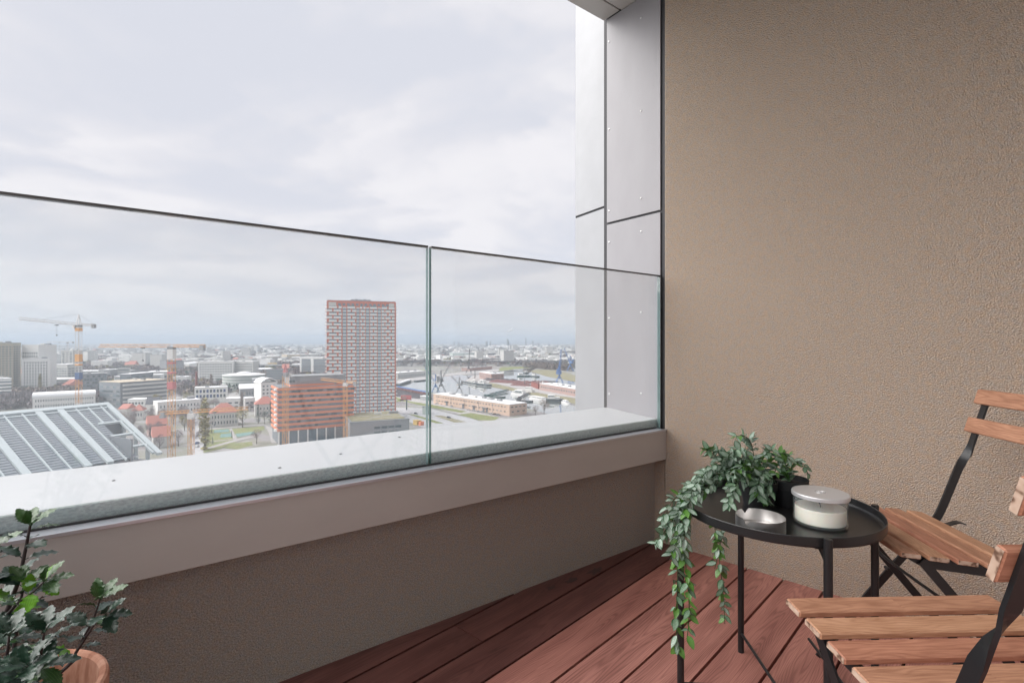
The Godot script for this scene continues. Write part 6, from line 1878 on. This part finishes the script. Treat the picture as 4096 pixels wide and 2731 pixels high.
func build_background() -> void:
	rng.seed = 4242
	var kinds := [
		["white_block", "distant white flat roofed block among bare trees", M.white_render, M.light_roof],
		["grey_block", "distant grey apartment slab among bare trees", M.pale_render, M.grey_roof],
		["industrial_hall", "distant low hall with a pale roof", M.pale_render, M.light_roof],
		["red_roof_house", "distant house with a reddish pitched roof", M.cream_render, M.red_roof],
		["dark_block", "distant dark office block", M.grey_render, M.dark_roof]]
	var made := 0
	var tries := 0
	while made < 230 and tries < 3000:
		tries += 1
		# spread evenly in the view over depth on a log scale
		var D := 680.0 * pow(8.0, rng.randf())
		var X := D * rng.randf_range(-1.02, 0.13)
		var px := X / D
		if D < 1500 and px > -0.24:
			continue
		if D > 1250 and D < 1560 and px > -0.26:
			continue
		if D < 1050 and px > -0.75 and px < -0.35 and rng.randf() < 0.6:
			continue
		var k := rng.randi() % 5
		if px > -0.25 and k == 3:
			k = 2
		var d: Array = kinds[k]
		var w := rng.randf_range(16, 46)
		var dep := rng.randf_range(12, 26)
		var h := rng.randf_range(10, 24)
		match k:
			1: h = rng.randf_range(20, 42)
			2:
				w = rng.randf_range(50, 120)
				dep = rng.randf_range(30, 60)
				h = rng.randf_range(8, 13)
			3:
				w = rng.randf_range(12, 22)
				h = rng.randf_range(7, 11)
		w *= 0.85
		var at := Vector3(X, GY, -D)
		var a := rng.randf_range(-0.5, 0.6)
		var u := Vector3(cos(a), 0, -sin(a)) * w / 2
		var o := {"roof": "gable" if k == 3 else "flat", "group": "distant " + d[0].replace("_", " ") + "s"}
		if D < 1150 and k != 3:
			o.merge({"rows": int(h / 3.6), "cols": 1, "wf": 0.96, "hf": 0.4, "win": [M.window_mid]})
		house(d[0], placed_label(d[1], px, D, w, h), at - u, at + u, h, dep, d[2], d[3], o)
		made += 1
	# far town: boxes too small to pick apart
	var st := tool_()
	box(st, xf_at(Vector3(0, 0.5, 0)), Vector3.ONE)
	var cube := st.commit()
	for e in [["distant_town", M.white_render, 1500, 1.0], ["distant_town", M.pale_render, 1500, 1.0], ["distant_roofs", M.red_roof, 350, 0.7]]:
		var xs := []
		for k in e[2]:
			var D := 1500.0 * pow(6.5, pow(rng.randf(), 0.9))
			var X := D * rng.randf_range(-1.1, 0.18)
			if X / D > -0.26 and D < 1650:
				continue
			var s: float = e[3] * (1.0 + D / 6000.0)
			xs.append(Transform3D(Basis(Vector3.UP, rng.randf() * PI).scaled(Vector3(rng.randf_range(8, 30) * s, rng.randf_range(5, 13) * s, rng.randf_range(8, 16) * s)), Vector3(X, GY, -D)))
		scatter(e[0], cube, e[1], xs)
	# woods and street trees that read as one mass
	var lump := tool_()
	var r := RandomNumberGenerator.new()
	r.seed = 8
	for k in 46:
		var v := Vector3(r.randf_range(-1, 1), r.randf_range(0, 1), r.randf_range(-1, 1)).normalized()
		var p := Vector3(v.x, v.y * 0.9, v.z) * r.randf_range(0.6, 1.0)
		for j in 3:
			var d := (v + Vector3(r.randf_range(-1, 1), r.randf_range(-0.3, 1), r.randf_range(-1, 1))).normalized()
			var s := side_of(d)
			quad(lump, p, p + d * 0.14 + s * 0.12, p + d * 0.34, p + d * 0.14 - s * 0.12, v)
	var bush := lump.commit()
	for e in [[M.twig_grey, 6000], [M.twig_brown, 4500], [M.leaf_yellow, 700], [M.leaf_dark, 800]]:
		var xs := []
		for k in e[1]:
			var D := 640.0 * pow(16.0, pow(rng.randf(), 0.8))
			var X := D * rng.randf_range(-1.1, 0.18)
			var px := X / D
			if D < 1420 and px > -0.245:
				continue
			if D < 900 and px > -0.75 and px < -0.3 and rng.randf() < 0.5:
				continue
			var s := rng.randf_range(0.7, 1.3) * (1.0 + D / 2500.0)
			xs.append(Transform3D(Basis(Vector3.UP, rng.randf() * TAU).scaled(Vector3(7.0 * s, rng.randf_range(8, 13) * (0.8 + D / 9000.0), 7.0 * s)), Vector3(X, GY, -D)))
		scatter("woods", bush, e[0], xs)
	# wooded strips: grove beside the channel, grove left of the rounded hall, river bank
	for e in [[M.twig_brown, Vector3(51.79, GY, -1326.42), Vector3(122.98, GY, -1195.06), 90, 22.0, 16.0], [M.twig_grey, Vector3(-530.06, GY, -517.68), Vector3(-511.59, GY, -541.90), 130, 60.0, 13.0], [M.twig_brown, Vector3(-625.60, GY, -637.30), Vector3(-563.17, GY, -651.63), 70, 30.0, 10.0], [M.twig_grey, Vector3(-70.21, GY, -2829.50), Vector3(321.13, GY, -2723.07), 120, 120.0, 16.0]]:
		var xs := []
		for k in e[3]:
			var p: Vector3 = e[1].lerp(e[2], rng.randf()) + Vector3(rng.randf_range(-1, 1), 0, rng.randf_range(-1, 0.3)) * e[4]
			xs.append(Transform3D(Basis(Vector3.UP, rng.randf() * TAU).scaled(Vector3(5.5, e[5] * rng.randf_range(0.7, 1.1), 5.5)), p))
		scatter("woods", bush, e[0], xs)

func build_trees() -> void:
	rng.seed = 321
	var b: StandardMaterial3D = M.twig_grey
	var br: StandardMaterial3D = M.twig_brown
	var y: StandardMaterial3D = M.leaf_yellow
	tree("poplar", "tall yellowing poplar beside the street near the low crane", Vector3(-193.54, GY, -320.98), 30.0, y)
	tree("round", "yellow tree in front of the red roofed villa", Vector3(-214.11, GY, -404.50), 18.0, y)
	tree("bare", "bare spreading tree on the park path before the orange office", Vector3(-170.07, GY, -338.88), 11.0, br)
	tree("poplar", "first brownish poplar before the round hall", Vector3(-360.66, GY, -595.51), 24.0, br)
	tree("poplar", "second brownish poplar left of the round hall", Vector3(-390.44, GY, -660.22), 24.0, br)
	tree("poplar", "third poplar in front of the round hall wall", Vector3(-347.22, GY, -606.32), 20.0, br)
	tree("poplar", "poplar behind the white gym buildings", Vector3(-266.56, GY, -501.66), 17.0, br)
	tree("conifer", "dark conifer left of the orange office", Vector3(-210.69, GY, -422.40), 15.0, M.leaf_dark)
	tree("conifer", "second dark conifer beside the orange office corner", Vector3(-202.95, GY, -427.81), 17.0, M.leaf_dark)
	tree("round", "round dark tree between the two conifers", Vector3(-205.37, GY, -422.40), 12.0, M.leaf_dark)
	tree("bare", "bare tree beside the rounded white balconies", Vector3(-186.45, GY, -397.29), 10.0, br)
	tree("bare", "wide bare tree at the quay below the white fin", Vector3(29.73, GY, -468.40), 16.0, br)
	tree("bare", "bare tree beside the warehouse end wall", Vector3(21.53, GY, -462.42), 10.0, br)
	tree("conifer", "dark conifer by the pier house", Vector3(-67.50, GY, -928.44), 14.0, M.leaf_dark)
	tree("bare", "bare tree right of the pier house", Vector3(-32.59, GY, -952.88), 13.0, M.leaf_dark)
	tree("poplar", "poplar before the white dotted tower", Vector3(-663.01, GY, -698.81), 22.0, br)
	tree("poplar", "greener poplar before the white dotted tower", Vector3(-640.19, GY, -690.48), 22.0, y)
	tree("round", "yellow tree left of the courtyard block crane", Vector3(-364.35, GY, -522.35), 16.0, y)
	tree("round", "yellow green tree right of the courtyard block crane", Vector3(-346.18, GY, -541.90), 16.0, y)
	tree("round", "yellow tree beside the low crane's mast", Vector3(-249.63, GY, -388.07), 13.0, y)
	for e in [["little conifer in the park corner", Vector3(-222.48, GY, -377.12)], ["little conifer along the park path", Vector3(-198.37, GY, -337.17)], ["little conifer beside the tennis court", Vector3(-197.64, GY, -358.89)]]:
		tree("conifer", e[0], e[1], 5.0, M.leaf_dark)
	# the bare grove left of the low crane and behind the sloping roof
	for k in 34:
		var p: Vector3 = [Vector3(-279.55, GY, -427.81), Vector3(-240.81, GY, -370.84), Vector3(-305.19, GY, -444.89), Vector3(-267.69, GY, -397.29), Vector3(-279.74, GY, -439.05), Vector3(-214.51, GY, -327.26)][k % 6] + Vector3(rng.randf_range(-16, 16), 0, rng.randf_range(-16, 16))
		tree("bare", "bare purplish tree in the grove beyond the sloping roof", p, rng.randf_range(9, 15), b if k % 3 else br, "bare trees of the grove")
	for k in 16:
		var p: Vector3 = (Vector3(-340.89, GY, -442.53)).lerp(Vector3(-247.79, GY, -347.07), k / 15.0) + Vector3(rng.randf_range(-8, 8), 0, rng.randf_range(-8, 8))
		tree("bare", "bare tree along the far edge of the sloping roof", p, rng.randf_range(9, 13), b if k % 2 else br, "bare trees along the sloping roof")
	for k in 22:
		var p: Vector3 = (Vector3(-467.11, GY, -601.99)).lerp(Vector3(-318.02, GY, -539.24), rng.randf()) + Vector3(rng.randf_range(-20, 20), 0, rng.randf_range(-40, 60))
		tree("bare", "bare tree between the low white houses", p, rng.randf_range(8, 13), br if k % 2 else b, "bare trees between the houses")
	for k in 14:
		var p: Vector3 = (Vector3(-345.06, GY, -546.80)).lerp(Vector3(-241.84, GY, -505.45), rng.randf()) + Vector3(rng.randf_range(-10, 10), 0, rng.randf_range(-10, 20))
		tree("bare", "bare street tree before the blue windowed office", p, rng.randf_range(8, 12), br if k % 2 else b, "bare street trees")

func build_city() -> void:
	city_materials()
	build_ground()
	build_landmarks()
	build_cranes()
	build_harbour()
	build_background()
	build_trees()

func sky_image() -> Image:
	# overcast: layered cloud seen in perspective, the same all round
	var w := 3072
	var h := 1536
	var im := Image.create(w, h, false, Image.FORMAT_RGBF)
	im.fill(Color(0.30, 0.31, 0.33) * SKY)
	var a := noise(101, 0.7, 5)
	var b := noise(205, 2.6, 4)
	var c := noise(309, 0.3, 2)
	var dark := Color(0.80, 0.82, 0.905)
	var mid := Color(0.885, 0.885, 0.945)
	var bright := Color(1.0, 0.985, 1.02)
	for y in h / 2 + 16:
		var el := PI / 2 - PI * (y + 0.5) / h
		var up := maxf(sin(el), 0.0)
		var k := cos(el) / (up + 0.13)
		var low := 0.85 * pow(1.0 - up, 12.0)
		for x in w:
			var az := TAU * (x + 0.5) / w
			var px := sin(az) * k * 1.3
			var pz := cos(az) * k * 1.3
			var f := c.get_noise_2d(px, pz)
			var g := b.get_noise_2d(px, pz)
			var n := a.get_noise_2d(px + g * 0.22 + 3.0, pz + f * 0.8) + g * 0.22 + f * 0.6
			# billows: firm bright rims against soft grey bellies
			var t := clampf(0.5 + n * 1.1, 0.0, 1.0)
			t = lerpf(t, t * t * (3.0 - 2.0 * t), 0.7)
			var col := dark.lerp(mid, t * 2.0) if t < 0.5 else mid.lerp(bright, t * 2.0 - 1.0)
			im.set_pixel(x, y, col.lerp(Color(1.04, 1.055, 1.075), low) * SKY)
	return im

func _ready() -> void:
	var cam := Camera3D.new()
	cam.name = "camera"
	cam.position = Vector3(0, 0.91, 0)
	cam.fov = 67.65
	cam.near = 0.02
	cam.far = 40000.0
	add_child(cam)
	var env := Environment.new()
	var sky := Sky.new()
	var pano := PanoramaSkyMaterial.new()
	pano.panorama = ImageTexture.create_from_image(sky_image())
	sky.sky_material = pano
	env.background_mode = Environment.BG_SKY
	env.sky = sky
	env.tonemap_mode = Environment.TONE_MAPPER_LINEAR
	env.tonemap_exposure = 9.0
	env.ssao_enabled = true
	env.ssil_enabled = true
	env.sdfgi_enabled = true
	env.fog_enabled = FOG > 0.0
	env.fog_density = FOG
	env.fog_light_color = Color(0.87, 0.935, 1.0)
	var we := WorldEnvironment.new()
	we.name = "environment"
	we.environment = env
	add_child(we)
	var sun := DirectionalLight3D.new()
	sun.name = "overcast_sun"
	sun.light_energy = 0.22
	sun.light_angular_distance = 75.0
	sun.light_color = Color(1.0, 0.985, 0.97)
	sun.shadow_enabled = true
	add_child(sun)
	sun.look_at_from_position(-ALONG * 0.75 + OUT * 0.45 + Vector3.UP * 0.8, Vector3.ZERO)
	smat("back_plaster", lin(0.78, 0.775, 0.76), 0.9)  # unseen back wall, whitened to bounce fill light inward
	balcony_materials()
	build_balcony()
	build_city()
	build_furniture()

const FOG := 0.00014
const SKY := 0.1
